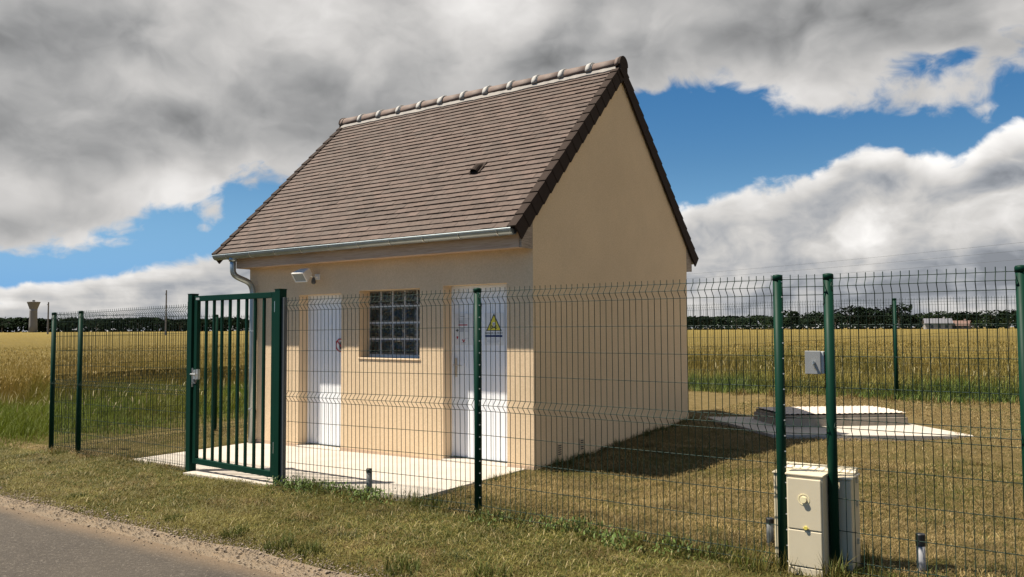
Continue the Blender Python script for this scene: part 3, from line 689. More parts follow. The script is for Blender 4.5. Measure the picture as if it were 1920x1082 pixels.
b = MB(); flat(b, [(-3.157 + x * .85, 1.352 + z * .85) for x, z in hand], YD - .0042, .0012); b.build('hand_symbol', M_BLACK, s)
# notice sheet
s = empty('notice_sheet', (-1.085, YD, 1.55), 'white printed notice with a red line and small symbols left of the fence post', 'sign')
b = MB(); b.box(-1.215, -.955, YD - .003, YD, 1.375, 1.745); b.build('plate', M_SIGNW, s)
b = MB()
for x0, x1, z, h in ((-1.14, -1.07, 1.705, .008), (-1.19, -1.00, 1.678, .004), (-1.16, -1.095, 1.655, .006), (-1.16, -1.095, 1.643, .006), (-1.16, -1.095, 1.631, .006), (-1.075, -1.03, 1.655, .004), (-1.075, -1.03, 1.64, .004),
                     (-1.145, -1.08, 1.565, .006), (-1.145, -1.08, 1.553, .006), (-1.145, -1.08, 1.541, .006), (-1.145, -1.08, 1.529, .006), (-1.065, -1.02, 1.56, .004), (-1.065, -1.02, 1.545, .004), (-1.065, -1.02, 1.53, .004), (-1.12, -1.05, 1.40, .004), (-1.07, -1.01, 1.45, .003)):
    b.box(x0, x1, YD - .0042, YD - .003, z, z + h)
b.build('print', M_SGREY, s)
b = MB(); b.box(-1.165, -1.03, YD - .0045, YD - .003, 1.602, 1.615)
flat(b, [(-1.195, 1.475), (-1.165, 1.475), (-1.172, 1.445), (-1.188, 1.445)], YD - .003); flat(b, [(-1.11, 1.435), (-1.10, 1.445), (-1.085, 1.42), (-1.06, 1.45), (-1.075, 1.41), (-1.09, 1.402)], YD - .003)
b.build('red_print', M_RED, s)
b = MB(); b.box(-1.188, -1.178, YD - .0045, YD - .003, 1.525, 1.565); b.box(-1.203, -1.163, YD - .005, YD - .0045, 1.54, 1.55); b.build('black_cross', M_BLACK, s)
# danger sign
s = empty('danger_sign', (-.645, YD, 1.56), 'white danger sign with yellow skull triangle and dark blue bar on the right door', 'sign')
dx = -.645
b = MB(); b.box(dx - .135, dx + .135, YD - .003, YD, 1.375, 1.745); b.build('plate', M_SIGNW, s)
def tri(cx, cz, r): return [(cx - r * .95, cz - r * .62), (cx + r * .95, cz - r * .62), (cx, cz + r * 1.12)]
b = MB(); flat(b, tri(dx, 1.610, .115), YD - .003); b.build('black_border', M_BLACK, s)
b = MB(); flat(b, tri(dx, 1.606, .096), YD - .004); b.build('yellow_triangle', M_SYEL, s)
b = MB(); disc(b, dx, 1.618, .021, YD - .0062, YD - .005, 16); b.box(dx - .012, dx + .012, YD - .0062, YD - .005, 1.590, 1.606)
b.build('skull_symbol', M_SIGNW, s)
b = MB(); disc(b, dx - .008, 1.618, .0058, YD - .0072, YD - .0062, 10); disc(b, dx + .008, 1.618, .0058, YD - .0072, YD - .0062, 10); b.box(dx - .003, dx + .003, YD - .0072, YD - .0062, 1.603, 1.609)
for g_ in (-1, 1): b.obox((dx, YD - .0055 - .0001 * g_, 1.580), Vector((1, 0, .45 * g_)).normalized() * .043, Vector((-.45 * g_, 0, 1)).normalized() * .0045, (0, .0004, 0))
b.build('crossbones', M_BLACK, s)
b = MB(); b.box(dx - .125, dx + .118, YD - .0045, YD - .003, 1.468, 1.490); b.build('blue_bar', M_BLUE, s)
b = MB()
for z, w_ in ((1.447, .05), (1.43, .10), (1.415, .10), (1.40, .07)): b.box(dx - w_, dx + w_ * .8, YD - .004, YD - .003, z, z + .003)
b.build('print', M_SGREY, s)
def text(body, size, loc, m, parent):
    cu = bpy.data.curves.new('wording', 'FONT'); cu.body = body; cu.size = size; cu.align_x = 'CENTER'; cu.extrude = .0005
    tmp = bpy.data.objects.new('wording', cu); col.objects.link(tmp); bpy.context.view_layer.update()
    me = bpy.data.meshes.new_from_object(tmp.evaluated_get(bpy.context.evaluated_depsgraph_get())); bpy.data.objects.remove(tmp)
    me.transform(Matrix.Rotation(R(90), 4, 'X')); me.transform(Matrix.Translation(Vector(loc) - wl(parent)))
    o = bpy.data.objects.new('wording', me); col.objects.link(o); o.parent = parent; me.materials.clear(); me.materials.append(m); return o
text('DANGER DE MORT', .029, (dx, YD - .0042, 1.503), M_BLACK, s)
s = empty('round_sign', (-.875, YD, 1.835), 'small dark blue round sign on the right door half behind the fence post', 'sign')
b = MB(); disc(b, -.875, 1.835, .055, YD - .004, YD); b.build('plate', M_BLUE, s)
b = MB(); disc(b, -.875, 1.835, .047, YD - .0052, YD - .004, 24, .043); b.build('rim_line', M_SIGNW, s)

# ------------------------------------------------------------------ fences
FZ = 1.875
def wire_panel(length, zoff=0., zbot=None):
    """welded mesh panel along +x from the origin, folds towards -y"""
    b = MB(); n = max(2, int(length / .05)); x0 = (length - (n - 1) * .05) / 2
    prof = [(FZ + .03, 0), (FZ - .004, 0), (FZ - .045, -.036), (FZ - .052, -.038), (FZ - .06, -.035), (FZ - .10, 0), (.98, 0), (.972, 0), (.932, -.035), (.925, -.038), (.918, -.035), (.875, 0), (.08, 0), (.04, -.035), (.0, 0), (-.03, 0)]
    hor = [(FZ, 0), (FZ - .052, -.038), (FZ - .104, 0)] + [(z, 0) for z in (1.575, 1.375, 1.175)] + [(.975, 0), (.925, -.038), (.875, 0), (.675, 0), (.475, 0), (.275, 0), (.09, 0), (.04, -.036)]
    if zbot is not None: prof = [q for q in prof if q[0] > zbot] + [(zbot, 0)]; hor = [q for q in hor if q[0] > zbot]
    for i in range(n): b.tube([(x0 + i * .05, y, z) for z, y in prof], .0027, 5, False)
    for k, (z, y) in enumerate(hor):
        e = x0 if y else .0
        b.tube([(e, y + .005 * (1 if y == 0 else 1), z), (length - e, y + .005, z)], .0031, 4, False)
    return b
_pan = {}
def panel(p0, p1, parent, zbot=None, name='wire_panel'):
    p0 = Vector((*p0, 0)); p1 = Vector((*p1, 0)); d = p1 - p0; ln = d.length
    key = (round(ln, 3), zbot)
    if key not in _pan:
        o = wire_panel(ln, 0, zbot).build(name, M_WIRE, smooth=True); _pan[key] = o.data
    else:
        o = bpy.data.objects.new(name, _pan[key]); col.objects.link(o)
    z0, z1 = gz(p0.x, p0.y), gz(p1.x, p1.y)
    o.parent = parent; loc = Vector((p0.x, p0.y, z0)) - wl(parent)
    o.matrix_parent_inverse = Matrix(); o.location = loc; o.rotation_euler = (0, -math.atan2(z1 - z0, ln) * 1, math.atan2(d.y, d.x))
    return o
def post(x, y, parent, r=.030, h=1.90, clips=None):
    z = gz(x, y); b = MB(); b.lathe((x, y, z), [(r, -.3), (r, h)], 20); o = b.build('post', M_GREEN, parent, smooth=True)
    b = MB(); b.lathe((x, y, z), [(r + .003, h - .03), (r + .003, h - .002), (r * .9, h + .006), (r * .3, h + .009)], 20); b.build('cap', M_BLACK if r < .02 else M_GREEN, o, smooth=True)
    if clips:
        b = MB()
        for k in range(19):
            zz = z + .06 + k * .1; b.obox((x + clips[0] * (r + .004), y + clips[1] * (r + .004), zz), (.005, 0, 0), (0, .005, 0), (0, 0, .0035))
        b.build('clips', M_CLIP, o)
    return o
YP = {'a': (-6.80, -1.77), 'b': (-6.05, -1.78), 'gl': (-3.35, -1.89), 'gr': (-1.75, -1.96), 'c': (.65, -1.84), 'd': (3.18, -1.90), 'e': (3.48, -1.82), 'f': (4.53, -1.83), 'h': (7.05, -1.84)}
gl, gr = YP['gl'], YP['gr']
f1 = empty('mesh_fence', (*YP['b'], gz(*YP['b'])), 'short run of green wire mesh fence left of the gate by the tall grass', 'fence')
post(*YP['a'], f1); post(*YP['b'], f1); panel(YP['a'], YP['b'], f1); panel(YP['b'], (gl[0] - .045, gl[1]), f1)
f2 = empty('mesh_fence', (*YP['c'], 0), 'long green wire mesh fence in front of the building right of the gate', 'fence')
for k in 'cdefh': post(*YP[k], f2, clips=(.9, -.35) if k in 'cd' else None)
panel((gr[0] + .10, gr[1] + .01), YP['c'], f2); panel(YP['c'], YP['d'], f2); panel(YP['d'], YP['e'], f2, .66); panel(YP['e'], YP['f'], f2); panel(YP['f'], YP['h'], f2)
f3 = empty('mesh_fence', (-6.79, .79, gz(-6.79, .79)), 'green wire mesh fence running back from the left corner post past the tall grass', 'fence')
sp_ = [(-6.80, -1.77), (-6.79, .79), (-6.78, 3.31), (-6.77, 5.83), (-6.76, 8.35), (-6.755, 9.40)]
for k in range(1, 6): post(*sp_[k], f3)
for k in range(5): panel(sp_[k], sp_[k + 1], f3)
f4 = empty('mesh_fence', (2.04, 9.40, gz(2.04, 9.4)), 'far green wire mesh fence along the back edge of the lawn before the crop', 'fence')
bx = [-6.755, -5.16, -2.63, -.10, 2.04, 4.57, 7.10, 9.63]
for k in range(1, 8): post(bx[k], 9.40, f4)
for k in range(7): panel((bx[k], 9.40), (bx[k + 1], 9.40), f4)

# gate
ga = empty('metal_gate', ((gl[0] + gr[0]) / 2, -1.92, gz(-2.5, -1.9)), 'closed dark green barred metal gate between two square posts', 'gate')
gd = Vector((gr[0] - gl[0], gr[1] - gl[1], 0)).normalized(); gn = Vector((gd.y, -gd.x, 0)); GT = 1.965; zg0 = gz(-2.5, -1.9)
def gbox(b, s0, s1, t0, t1, z0, z1):
    o = Vector((gl[0], gl[1], 0)); P = [o + gd * s_ + gn * t_ for s_, t_ in ((s0, t0), (s0, t1), (s1, t1), (s1, t0))]
    P = P[::-1] if False else P
    b.hexa([q + Vector((0, 0, z0)) for q in P] + [q + Vector((0, 0, z1)) for q in P])
GW = Vector((gr[0] - gl[0], gr[1] - gl[1], 0)).length
for s0 in (0, GW):
    b = MB(); gbox(b, s0 - .042, s0 + .042, -.042, .042, -.35, GT); po = b.build('post', M_GREEN, ga, bevel=.004)
    b = MB(); gbox(b, s0 - .045, s0 + .045, -.045, .045, GT, GT + .008); b.build('cap', M_GREEN, po, bevel=.002)
for s0, sg in ((0, -1), (GW, 1)):
    b = MB(); a_, e_2 = sorted((s0 + sg * .044, s0 + sg * .084)); gbox(b, a_, e_2, -.02, .02, -.05, 1.885); b.build('panel_bracket', M_DARK if sg > 0 else M_GREEN, ga, bevel=.003)
LB, LT = .085, 1.945; t0, t1 = -.022, .022; a0, a1 = .062, GW - .062
b = MB(); gbox(b, a0, a0 + .060, t0, t1, LB, LT); gbox(b, a1 - .060, a1, t0, t1, LB, LT); gbox(b, a0 + .060, a1 - .060, t0, t1, LT - .060, LT); gbox(b, a0 + .060, a1 - .060, t0, t1, LB, LB + .060)
lf = b.build('leaf_frame', M_GREEN, ga, bevel=.004)
nb = 8; g0, g1 = a0 + .060, a1 - .060
for k in range(nb):
    c_ = g0 + (g1 - g0) * (k + 1) / (nb + 1); b = MB(); gbox(b, c_ - .0125, c_ + .0125, -.0125, .0125, LB + .058, LT - .058); b.build('bar', M_GREEN, lf)
b = MB(); gbox(b, a0 - .012, a0 - .002, -.03, .035, .93, 1.14); gbox(b, a0 + .004, a0 + .05, .022, .030, .97, 1.12); lk = b.build('lock_plate', M_STEEL, lf, bevel=.002)
b = MB(); o = Vector((gl[0], gl[1], 0))
b.tube([o + gd * (a0 + .035) + gn * .03 + Vector((0, 0, 1.075)), o + gd * (a0 + .035) + gn * .075 + Vector((0, 0, 1.075)), o + gd * (a0 + .14) + gn * .08 + Vector((0, 0, 1.072))], .0095, 8)
gbox(b, a0 + .095, a0 + .135, .024, .05, 1.02, 1.13); b.build('handle', M_STEEL, lf, smooth=False)
b = MB(); b.tube([o + gd * (a0 + .06) + gn * .03 + Vector((0, 0, 1.0)), o + gd * (a0 + .06) + gn * .055 + Vector((0, 0, 1.0))], .022, 12); b.build('key_cylinder', M_DARK, lf)
for z in (.33, 1.74):
    b = MB(); gbox(b, a1 + .003, a1 + .016, .0, .034, z, z + .11); b.build('hinge', M_STEEL, lf, bevel=.002)
b = MB(); gbox(b, a0 + .03, a0 + .10, .0222, .0235, LT - .045, LT - .020); b.build('maker_plate', M_CLIP, lf)

# small steel box with key switch on the fence post
kb = empty('key_switch_box', (3.405, -1.85, 1.33), 'small grey metal key box fixed to the left side of a fence post', 'box')
b = MB(); b.box(3.335, 3.447, -1.845, -1.775, 1.262, 1.405); b.build('case', plain('box_grey', (.40, .41, .41), .45, var=.08), kb, bevel=.004)
b = MB(); b.box(3.332, 3.430, -1.857, -1.845, 1.259, 1.409); b.build('door', plain('box_silver', (.27, .275, .27), .45, .3, var=.08), kb, bevel=.003)
b = MB(); b.tube([(3.388, -1.857, 1.335), (3.388, -1.869, 1.335)], .010, 12); b.obox((3.388, -1.876, 1.335), (.004, 0, 0), (0, .010, 0), (0, 0, .011)); b.tube([(3.388, -1.872, 1.325), (3.396, -1.870, 1.30), (3.402, -1.866, 1.285)], .004, 6); b.build('lock', M_STEEL, kb)

# cream meter cabinet
cb = empty('meter_cabinet', (3.33, -1.80, 0), 'cream plastic meter cabinet standing in the fence line between two posts', 'cabinet')
b = MB(); b.box(3.085, 3.575, -1.765, -1.53, -.15, .585); b.box(3.077, 3.583, -1.773, -1.522, .585, .600); body = b.build('body', M_CREAM, cb, bevel=.008)
b = MB(); b.prism([(3.09, -1.525, .600), (3.09, -1.60, .604), (3.09, -1.58, .632), (3.09, -1.53, .635)], (.48, 0, 0)); b.build('roof_lip', M_CREAM, body, bevel=.004)
b = MB(); b.box(3.225, 3.448, -1.955, -1.765, -.15, .618); fb = b.build('meter_box', M_CREAM, cb, bevel=.006)
b = MB(); b.box(3.219, 3.454, -1.963, -1.765, .618, .633); b.build('hood', M_CREAM, fb, bevel=.005)
b = MB(); b.box(3.233, 3.440, -1.968, -1.955, .286, .604); dr = b.build('door', M_CREAM, fb, bevel=.005)
b = MB(); b.box(3.233, 3.440, -1.968, -1.955, .055, .280); b.build('lower_panel', M_CREAM, fb, bevel=.005)
b = MB(); b.box(3.230, 3.440, -1.966, -1.955, -.15, .050); b.build('base_panel', M_CREAM, fb, bevel=.005)
b = MB(); disc(b, 3.335, .475, .036, -1.970, -1.968, 24, .031); disc(b, 3.335, .475, .019, -1.985, -1.966, 20); b.build('knob', plain('pale_knob', (.74, .66, .40), .5), dr)
b = MB(); disc(b, 3.345, .300, .011, -1.980, -1.966, 14); b.box(3.328, 3.362, -1.976, -1.970, .296, .301); b.build('key', M_YELLOW, dr)
for z in (.55, .40, .16):
    b = MB(); b.box(3.575, 3.587, -1.63, -1.60, z, z + .035); b.build('hinge', M_CREAM, body)

# short capped pipes by the fence
for x, y, h, lab, m in ((-.69, -1.77, .265, 'short dark grey capped pipe on the concrete edge near the gate', M_DARK), (3.93, -1.53, .255, 'short pale grey pipe with black cap in the grass right of the cream cabinet', M_PIPE), (2.93, -1.36, .19, 'short dark pipe stub with grey side left of the cream cabinet', M_DARK)):
    z = gz(x, y); t_ = empty('marker_pipe', (x, y, z), lab, 'pipe', 'short capped pipes along the fence')
    b = MB(); b.lathe((x, y, z), [(.026, -.1), (.026, h - .03)], 16); b.build('tube', m, t_, smooth=True)
    b = MB(); b.lathe((x, y, z), [(.029, h - .075 if m is M_PIPE else h - .035), (.029, h - .004), (.025, h), (.0, h)], 16); b.build('cap', M_BLACK, t_, smooth=False)

# ------------------------------------------------------------------ inspection chamber
ch_ = empty('inspection_chamber', (2.0, 4.9, .19), 'low concrete chamber with pale ribbed cement lid on the pad behind the building', 'chamber')
e1 = Vector((1.58, 1.31, 0)).normalized(); e2 = Vector((-e1.y, e1.x, 0)); p0 = Vector((1.46, 3.97, 0)); LN, DP = 1.84, 1.02
def cq(s_, t_, z): q = p0 + e1 * s_ + e2 * t_; return Vector((q.x, q.y, z))
b = MB(); b.hexa([cq(s_, t_, .15) for s_, t_ in ((0, 0), (LN, 0), (LN, DP), (0, DP))] + [cq(s_, t_, .305) for s_, t_ in ((0.01, .01), (LN - .01, .01), (LN - .01, DP - .01), (.01, DP - .01))])
b.build('curb', M_CONC, ch_, bevel=.01)
b = MB(); NU, NVv = 110, 60; vs = []; fs = []
for j in range(NVv + 1):
    for i_ in range(NU + 1):
        s_ = .03 + (LN - .06) * i_ / NU; t_ = .02 + (DP - .04) * j / NVv
        z = .356 + .012 * math.sin(math.pi * t_ / DP) + .004 * math.sin(2 * math.pi * s_ / .075) + .012 * (1 - (t_ / .11) % 1)
        vs.append(cq(s_, t_, z))
for j in range(NVv):
    for i_ in range(NU): a_ = j * (NU + 1) + i_; fs.append((a_, a_ + 1, a_ + NU + 2, a_ + NU + 1))
b.add(vs, fs)
b.build('lid', M_LIDTOP, ch_, smooth=True)
b = MB(); b.hexa([cq(s_, t_, .307) for s_, t_ in ((.035, .03), (LN - .035, .03), (LN - .035, DP - .03), (.035, DP - .03))] + [cq(s_, t_, .345) for s_, t_ in ((.035, .03), (LN - .035, .03), (LN - .035, DP - .03), (.035, DP - .03))]); b.build('lid_frame', M_CONC, ch_)

# ------------------------------------------------------------------ grass
def blades(name, x, y, z, ln, wd, lean, tint, label, cat, mat_=M_BLADE, az=None, tipk=1.1):
    n = len(x); az = rng.uniform(0, 2 * np.pi, n) if az is None else az
    dx, dy = np.cos(az), np.sin(az); px, py = -dy, dx
    base = np.stack([x, y, z], 1); side = np.stack([px, py, 0 * x], 1) * (wd / 2)[:, None]
    h1 = ln * .5; l1 = lean * .6
    mid = base + np.stack([dx * np.sin(l1) * h1, dy * np.sin(l1) * h1, np.cos(l1) * h1], 1)
    l2 = np.minimum(lean * 1.35, 1.75)
    tip = mid + np.stack([dx * np.sin(l2) * h1, dy * np.sin(l2) * h1, np.cos(l2) * h1], 1)
    V = np.stack([base - side, base + side, mid + side * .8, mid - side * .8, tip], 1).reshape(-1, 3)
    i = 5 * np.arange(n)[:, None]
    T = np.repeat(tint, 5, 0).reshape(n, 5, 3).copy(); T[:, 4] *= tipk; T[:, :2] *= .85
    return tag(np_mesh(name, V, [np.concatenate([i, i + 1, i + 2, i + 3], 1), np.concatenate([i + 3, i + 2, i + 4], 1)], T.reshape(-1, 3), mat_), label, cat, kind='stuff')
GREEN = np.array([.062, .082, .012]); OLIVE = np.array([.115, .098, .020]); STRAW = np.array([.275, .205, .085]); TAN = np.array([.185, .130, .050]); DKG = np.array([.055, .072, .018]); PALE = np.array([.36, .29, .15])
def inside_slab(x, y): return (x > SLAB_X0 - .02) & (x < SLAB_X1 + .02) & (y > SLAB_Y0 - .0) & (y < .05) | (x > -3.30) & (x < -1.78) & (y > -2.05) & (y < -1.7)
def in_house(x, y): return (x > -L) & (x < .0) & (y > -.02) & (y < D)
def in_pad(x, y):
    s_ = (x - 1.59) * .874 + (y - 3.14) * .487; t_ = -(x - 1.59) * .70 + (y - 3.14) * .71
    return (s_ > -.02 + .0 * t_) & (s_ < 2.5) & (t_ > 0) & (t_ < 2.17) & (x > .05)
def lawn_pts(n, x0, x1, y0, y1):
    x = rng.uniform(x0, x1, n); y = rng.uniform(y0, y1, n); k = ~(inside_slab(x, y) | in_house(x, y) | in_pad(x, y)); return x[k], y[k]
def lawn_tint(x, y, n):
    g1 = fbm(x * .9 + 3, y * .9 + 7, 4); g2 = fbm(x * 3.1 + 50, y * 3.1, 3)
    # greener near the fence foot, straw coloured in the middle of the lawn and the verge's outer half
    fence = np.exp(-((y + 1.95) / .38) ** 2) * (x > -1.9) + .5 * np.exp(-((y + 2.3) / .5) ** 2) * (x > -5)
    gg = np.clip((g1 - .5) * 5.0 + (g2 - .5) * 2.4 + .40 + .30 * (y < -1.9) + fence * .55 - .22 * sst(0, 3, y), 0, 1)
    return gg
def mixc(a, b_, t): return a * (1 - t[:, None]) + b_ * t[:, None]
groups = [(125000, -9.0, 2.5, -3.55, -1.6), (150000, -.1, 5.6, -2.9, 2.2), (85000, -.1, 9.0, 1.8, 9.2), (24000, -7.2, -4.6, -2.2, 5.0), (12000, 2.5, 6, -3.6, -2.8)]
for gi, (n, x0, x1, y0, y1) in enumerate(groups):
    x, y = lawn_pts(n, x0, x1, y0, y1); m_ = len(x); gg = lawn_tint(x, y, m_); u = rng.random(m_)
    isg = u < gg * .72
    T = np.where(isg[:, None], mixc(np.tile(GREEN, (m_, 1)), np.tile(OLIVE, (m_, 1)), rng.random(m_)), mixc(np.tile(TAN, (m_, 1)), np.tile(STRAW, (m_, 1)), rng.random(m_) ** 1.5))
    T = mixc(T, T * np.array([.62, .84, .42]), (y < -1.9) * .7); T = np.where((u > .985)[:, None], PALE, T); T = np.where(((u > .90) & (u < .93))[:, None], DKG, T)
    T = T * rng.uniform(.72, 1.22, (m_, 1)) * (.45 + 1.05 * fbm(x * 2.6 + 5, y * 2.6 + 70, 3))[:, None]
    far = sst(1.5, 5, y)
    ln = np.where(isg, rng.uniform(.012, .038, m_), rng.uniform(.02, .065, m_)); ln = np.where(u > .975, ln * 1.6, ln); lean = np.where(isg, rng.uniform(.4, 1.4, m_), rng.uniform(1.15, 1.62, m_))
    wd = np.where(isg, .0042, .0034) * (1 + .9 * far) * rng.uniform(.7, 1.4, m_)
    z = ground_z(x, y) + np.where(isg, -.004, rng.uniform(0, .022, m_))
    # the gravel edge thins the grass
    if y0 < -3: k = rng.random(m_) < sst(-3.70, -3.40, y + .22 * (fbm(x * 1.4 + 31, x * 0 + 8, 4) - .5)); x, y, z, ln, wd, lean, T = x[k], y[k], z[k], ln[k], wd[k], lean[k], T[k]
    blades('lawn', x, y, z, ln, wd, lean, T, ['mown grass and hay on the verge between road and fence', 'dry mown lawn to the right of the building', 'dry mown lawn around the low chamber', 'mown grass inside the left corner of the fence', 'mown grass at the near right corner'][gi], 'grass')
# tufts along the gravel edge and the foot of the fence
tx, ty, tl, tw_, tz, tT, tlean = [], [], [], [], [], [], []
def tuft(cx, cy, n, r, l0, l1, colr, w_=.005, ln0=.1, ln1=.95):
    a = rng.uniform(0, 6.3, n); rr = r * np.sqrt(rng.random(n)); X, Y = cx + rr * np.cos(a), cy + rr * np.sin(a)
    tx.append(X); ty.append(Y); tz.append(ground_z(X, Y) - .005); tl.append(rng.uniform(l0, l1, n)); tw_.append(np.full(n, w_) * rng.uniform(.7, 1.3, n)); tlean.append(rng.uniform(ln0, ln1, n)); tT.append(colr * rng.uniform(.7, 1.35, (n, 1)) + rng.uniform(0, .02, (n, 1)) * np.array([1, .6, .2]))
for cx, cy, r, l in ((.02, -3.38, .11, .13), (.32, -3.36, .10, .13), (-.55, -3.33, .10, .10), (-1.4, -3.3, .08, .08), (1.15, -3.30, .12, .11), (-3.1, -3.25, .1, .08), (1.7, -3.1, .15, .12)): tuft(cx, cy, 190, r, .04, l, GREEN * .95)
for k in range(150):
    cx = rng.uniform(-1.7, 4.8); cy = -1.88 + rng.normal(0, .10); tuft(cx, cy, 26, .07, .05, .17, [GREEN, GREEN * .8, OLIVE][k % 3])
for k in range(60): tuft(rng.uniform(-6.9, -3.4), -1.85 + rng.normal(0, .10), 22, .08, .04, .12, [GREEN, OLIVE, TAN][k % 3])
for k in range(24): tuft(rng.uniform(3.0, 3.7), rng.choice([-2.0, -1.75, -1.5]) + rng.normal(0, .04), 22, .06, .05, .22, [GREEN, OLIVE][k % 2])
for k in range(36): tuft(rng.uniform(.03, .12), rng.uniform(.3, 4.2), 22, .06, .04, .12, [DKG * 1.3, GREEN * .8][k % 2])
for k in range(14): tuft(rng.uniform(-.15, .0), rng.uniform(-1.7, -.1), 18, .05, .04, .12, GREEN)
for k in range(90): tuft(rng.uniform(-2, 9), rng.uniform(8.6, 9.1), 18, .1, .06, .2, [TAN, OLIVE][k % 2], .009)
for k in range(34):                                          # raked-up clumps of old cuttings
    cx, cy = (rng.uniform(-7, 2.4), rng.uniform(-3.3, -2.15)) if k < 22 else (rng.uniform(.3, 5), rng.uniform(-1.4, 3))
    for q in range(5): tuft(cx + rng.normal(0, .13), cy + rng.normal(0, .05), 60, .09, .03, .11, [DKG * .8, TAN * .7, OLIVE * .8, STRAW * .8][(k + q) % 4], .0036, .9, 1.5)
for k in range(40): tuft(rng.uniform(-8, 2.2), rng.uniform(-3.35, -2.1), 60, .13, .02, .055, GREEN * 1.05, .004, .2, 1.1)
for k in range(30): tuft(rng.uniform(.2, 5.2), rng.uniform(-1.6, 2.5), 50, .14, .02, .055, [GREEN, OLIVE][k % 2], .004, .2, 1.1)
C_ = np.concatenate
blades('grass_tufts', C_(tx), C_(ty), C_(tz), C_(tl), C_(tw_), C_(tlean), C_(tT), 'green unmown grass tufts along the foot of the fence and gravel edge', 'grass')
# leafy weeds along the fence right of the gate
n = 1500; cx = rng.choice(np.concatenate([rng.uniform(-1.65, -.2, 34), rng.uniform(.8, 2.6, 22)]), n); cy = -1.98 + .09 * np.sin(cx * 5) + rng.normal(0, .08, n)
x = cx + rng.normal(0, .10, n); a = rng.uniform(0, 6.3, n); z = ground_z(x, cy) + rng.uniform(.0, .10, n)
T = np.array([.085, .125, .028]) * rng.uniform(.55, 1.6, (n, 1))
blades('weeds', x, cy, z, rng.uniform(.02, .05, n), rng.uniform(.007, .018, n), rng.uniform(.5, 1.5, n), T, 'low leafy green weeds at the foot of the fence right of the gate', 'weeds')

# tall unmown grass outside the left and back fences
def edgeL(y): return -7.22 - .16 * (y + 2) * (y > -2) * .8 - .25 * fbm(y * .8, y * 0, 3)
n = 150000; y = rng.uniform(-2.6, 14, n); dpt = rng.random(n) ** .8 * 7.9; x = edgeL(y) - dpt
hgt = (.07 + .30 * sst(.2, 3.0, dpt) + .52 * sst(4.0, 7.2, dpt)) * (.75 + .6 * fbm(x * .9, y * .9, 3)); mixg = np.clip(sst(3.0, 6.8, dpt) * .9 + (fbm(x * .6 + 9, y * .6, 3) - .5) * 1.5 - .05 + .5 * (y < -1.2) * sst(.8, 2.5, dpt), 0, 1)
T = mixc(np.tile([.108, .138, .010], (n, 1)), np.tile([.225, .150, .036], (n, 1)), mixg) * rng.uniform(.65, 1.3, (n, 1))
z = gh(x, y)
blades('tall_grass', x, y, z - .01, hgt * rng.uniform(.6, 1.2, n), rng.uniform(.004, .008, n), rng.uniform(.1, .9, n), T, 'tall green grass turning brown outside the left fence', 'grass', tipk=1.25)
n = 90000; x = rng.uniform(-11, 14, n); dpt = rng.random(n) ** .8 * 4.0; y0_ = 8.95 + .35 * (fbm(x * .9, x * 0 + 4, 3) - .5) + sst(-1, -6, x) * .8; y = y0_ + dpt
hgt = (.14 + .30 * sst(0, 1.6, dpt) + .36 * sst(1.7, 3.4, dpt)) * (.6 + .8 * fbm(x * .8 + 4, y * .8, 3)); mixg = np.clip(sst(.3, 2.4, dpt) * .9 + (fbm(x * .7 + 2, y * .7, 3) - .5) * 1.8, 0, 1)
T = mixc(np.tile([.092, .128, .022], (n, 1)), np.tile([.25, .195, .052], (n, 1)), mixg) * rng.uniform(.6, 1.35, (n, 1))
blades('tall_grass', x, y, gh(x, y) - .01, hgt * rng.uniform(.6, 1.3, n), rng.uniform(.008, .016, n), rng.uniform(.1, .85, n), T, 'tall green weedy grass in front of the crop behind the back fence', 'grass', tipk=1.25)
# pale seed heads among it
n = 500; x = C_([rng.uniform(-2, 10, n), rng.uniform(-11, -7.5, n)]); y = C_([rng.uniform(9.3, 11.5, n), rng.uniform(-2, 8, n)]); n *= 2
blades('seed_heads', x, y, gh(x, y) + rng.uniform(.35, .62, n), rng.uniform(.08, .2, n), rng.uniform(.008, .016, n), rng.uniform(.2, 1.1, n), np.tile([.36, .31, .16], (n, 1)) * rng.uniform(.7, 1.2, (n, 1)), 'pale seed heads standing in the tall grass', 'grass')

# the crop
def crop_in(x, y): return ((y > 11.7 + 1.3 * (fbm(x * .5, x * 0 + 2, 3) - .5) + rng.normal(0, .25, len(x))) | (x < -13.2 - 1.6 * (fbm(y * .4, y * 0 + 6, 3) - .5) + rng.normal(0, .25, len(x))))
def crop(n, x0, x1, y0, y1, wmul):
    x = rng.uniform(x0, x1, n); y = rng.uniform(y0, y1, n); k = crop_in(x, y); x, y = x[k], y[k]; m_ = len(x)
    h = rng.uniform(.70, .92, m_) * (.93 + .14 * fbm(x * .5, y * .5, 3)); g1 = np.clip((fbm(x * .35 + 7, y * .35, 3) - .5) * 2 + rng.random(m_) * .6 + .1, 0, 1)
    edge = np.exp(-np.maximum(0, np.minimum(np.abs(y - 11.9) + 50 * (y < 11), 99)) / 1.0)
    T = mixc(np.tile([.28, .20, .050], (m_, 1)), np.tile([.215, .16, .040], (m_, 1)), g1); T = mixc(T, np.tile([.17, .165, .045], (m_, 1)), np.clip(edge * rng.random(m_), 0, 1)) * rng.uniform(.82, 1.18, (m_, 1))
    return x, y, h, np.full(m_, 1.) * wmul, T
parts = [crop(80000, -9, 22, 11, 19, 1.), crop(40000, -14, 32, 19, 36, 1.8), crop(70000, -26, -12.4, -6, 14, 1.2), crop(45000, -45, -16, -8, 36, 2.)]
x, y, h, wm, T = [C_([p_[i] for p_ in parts]) for i in range(5)]; n = len(x)
az_ = rng.uniform(0, 6.3, n)
blades('wheat_crop', x, y, gh(x, y) + h * .35, h * .5, .007 * wm, rng.uniform(.0, .35, n), T * .95, 'stems of the ripe golden crop at the field edge', 'crop', az=az_)
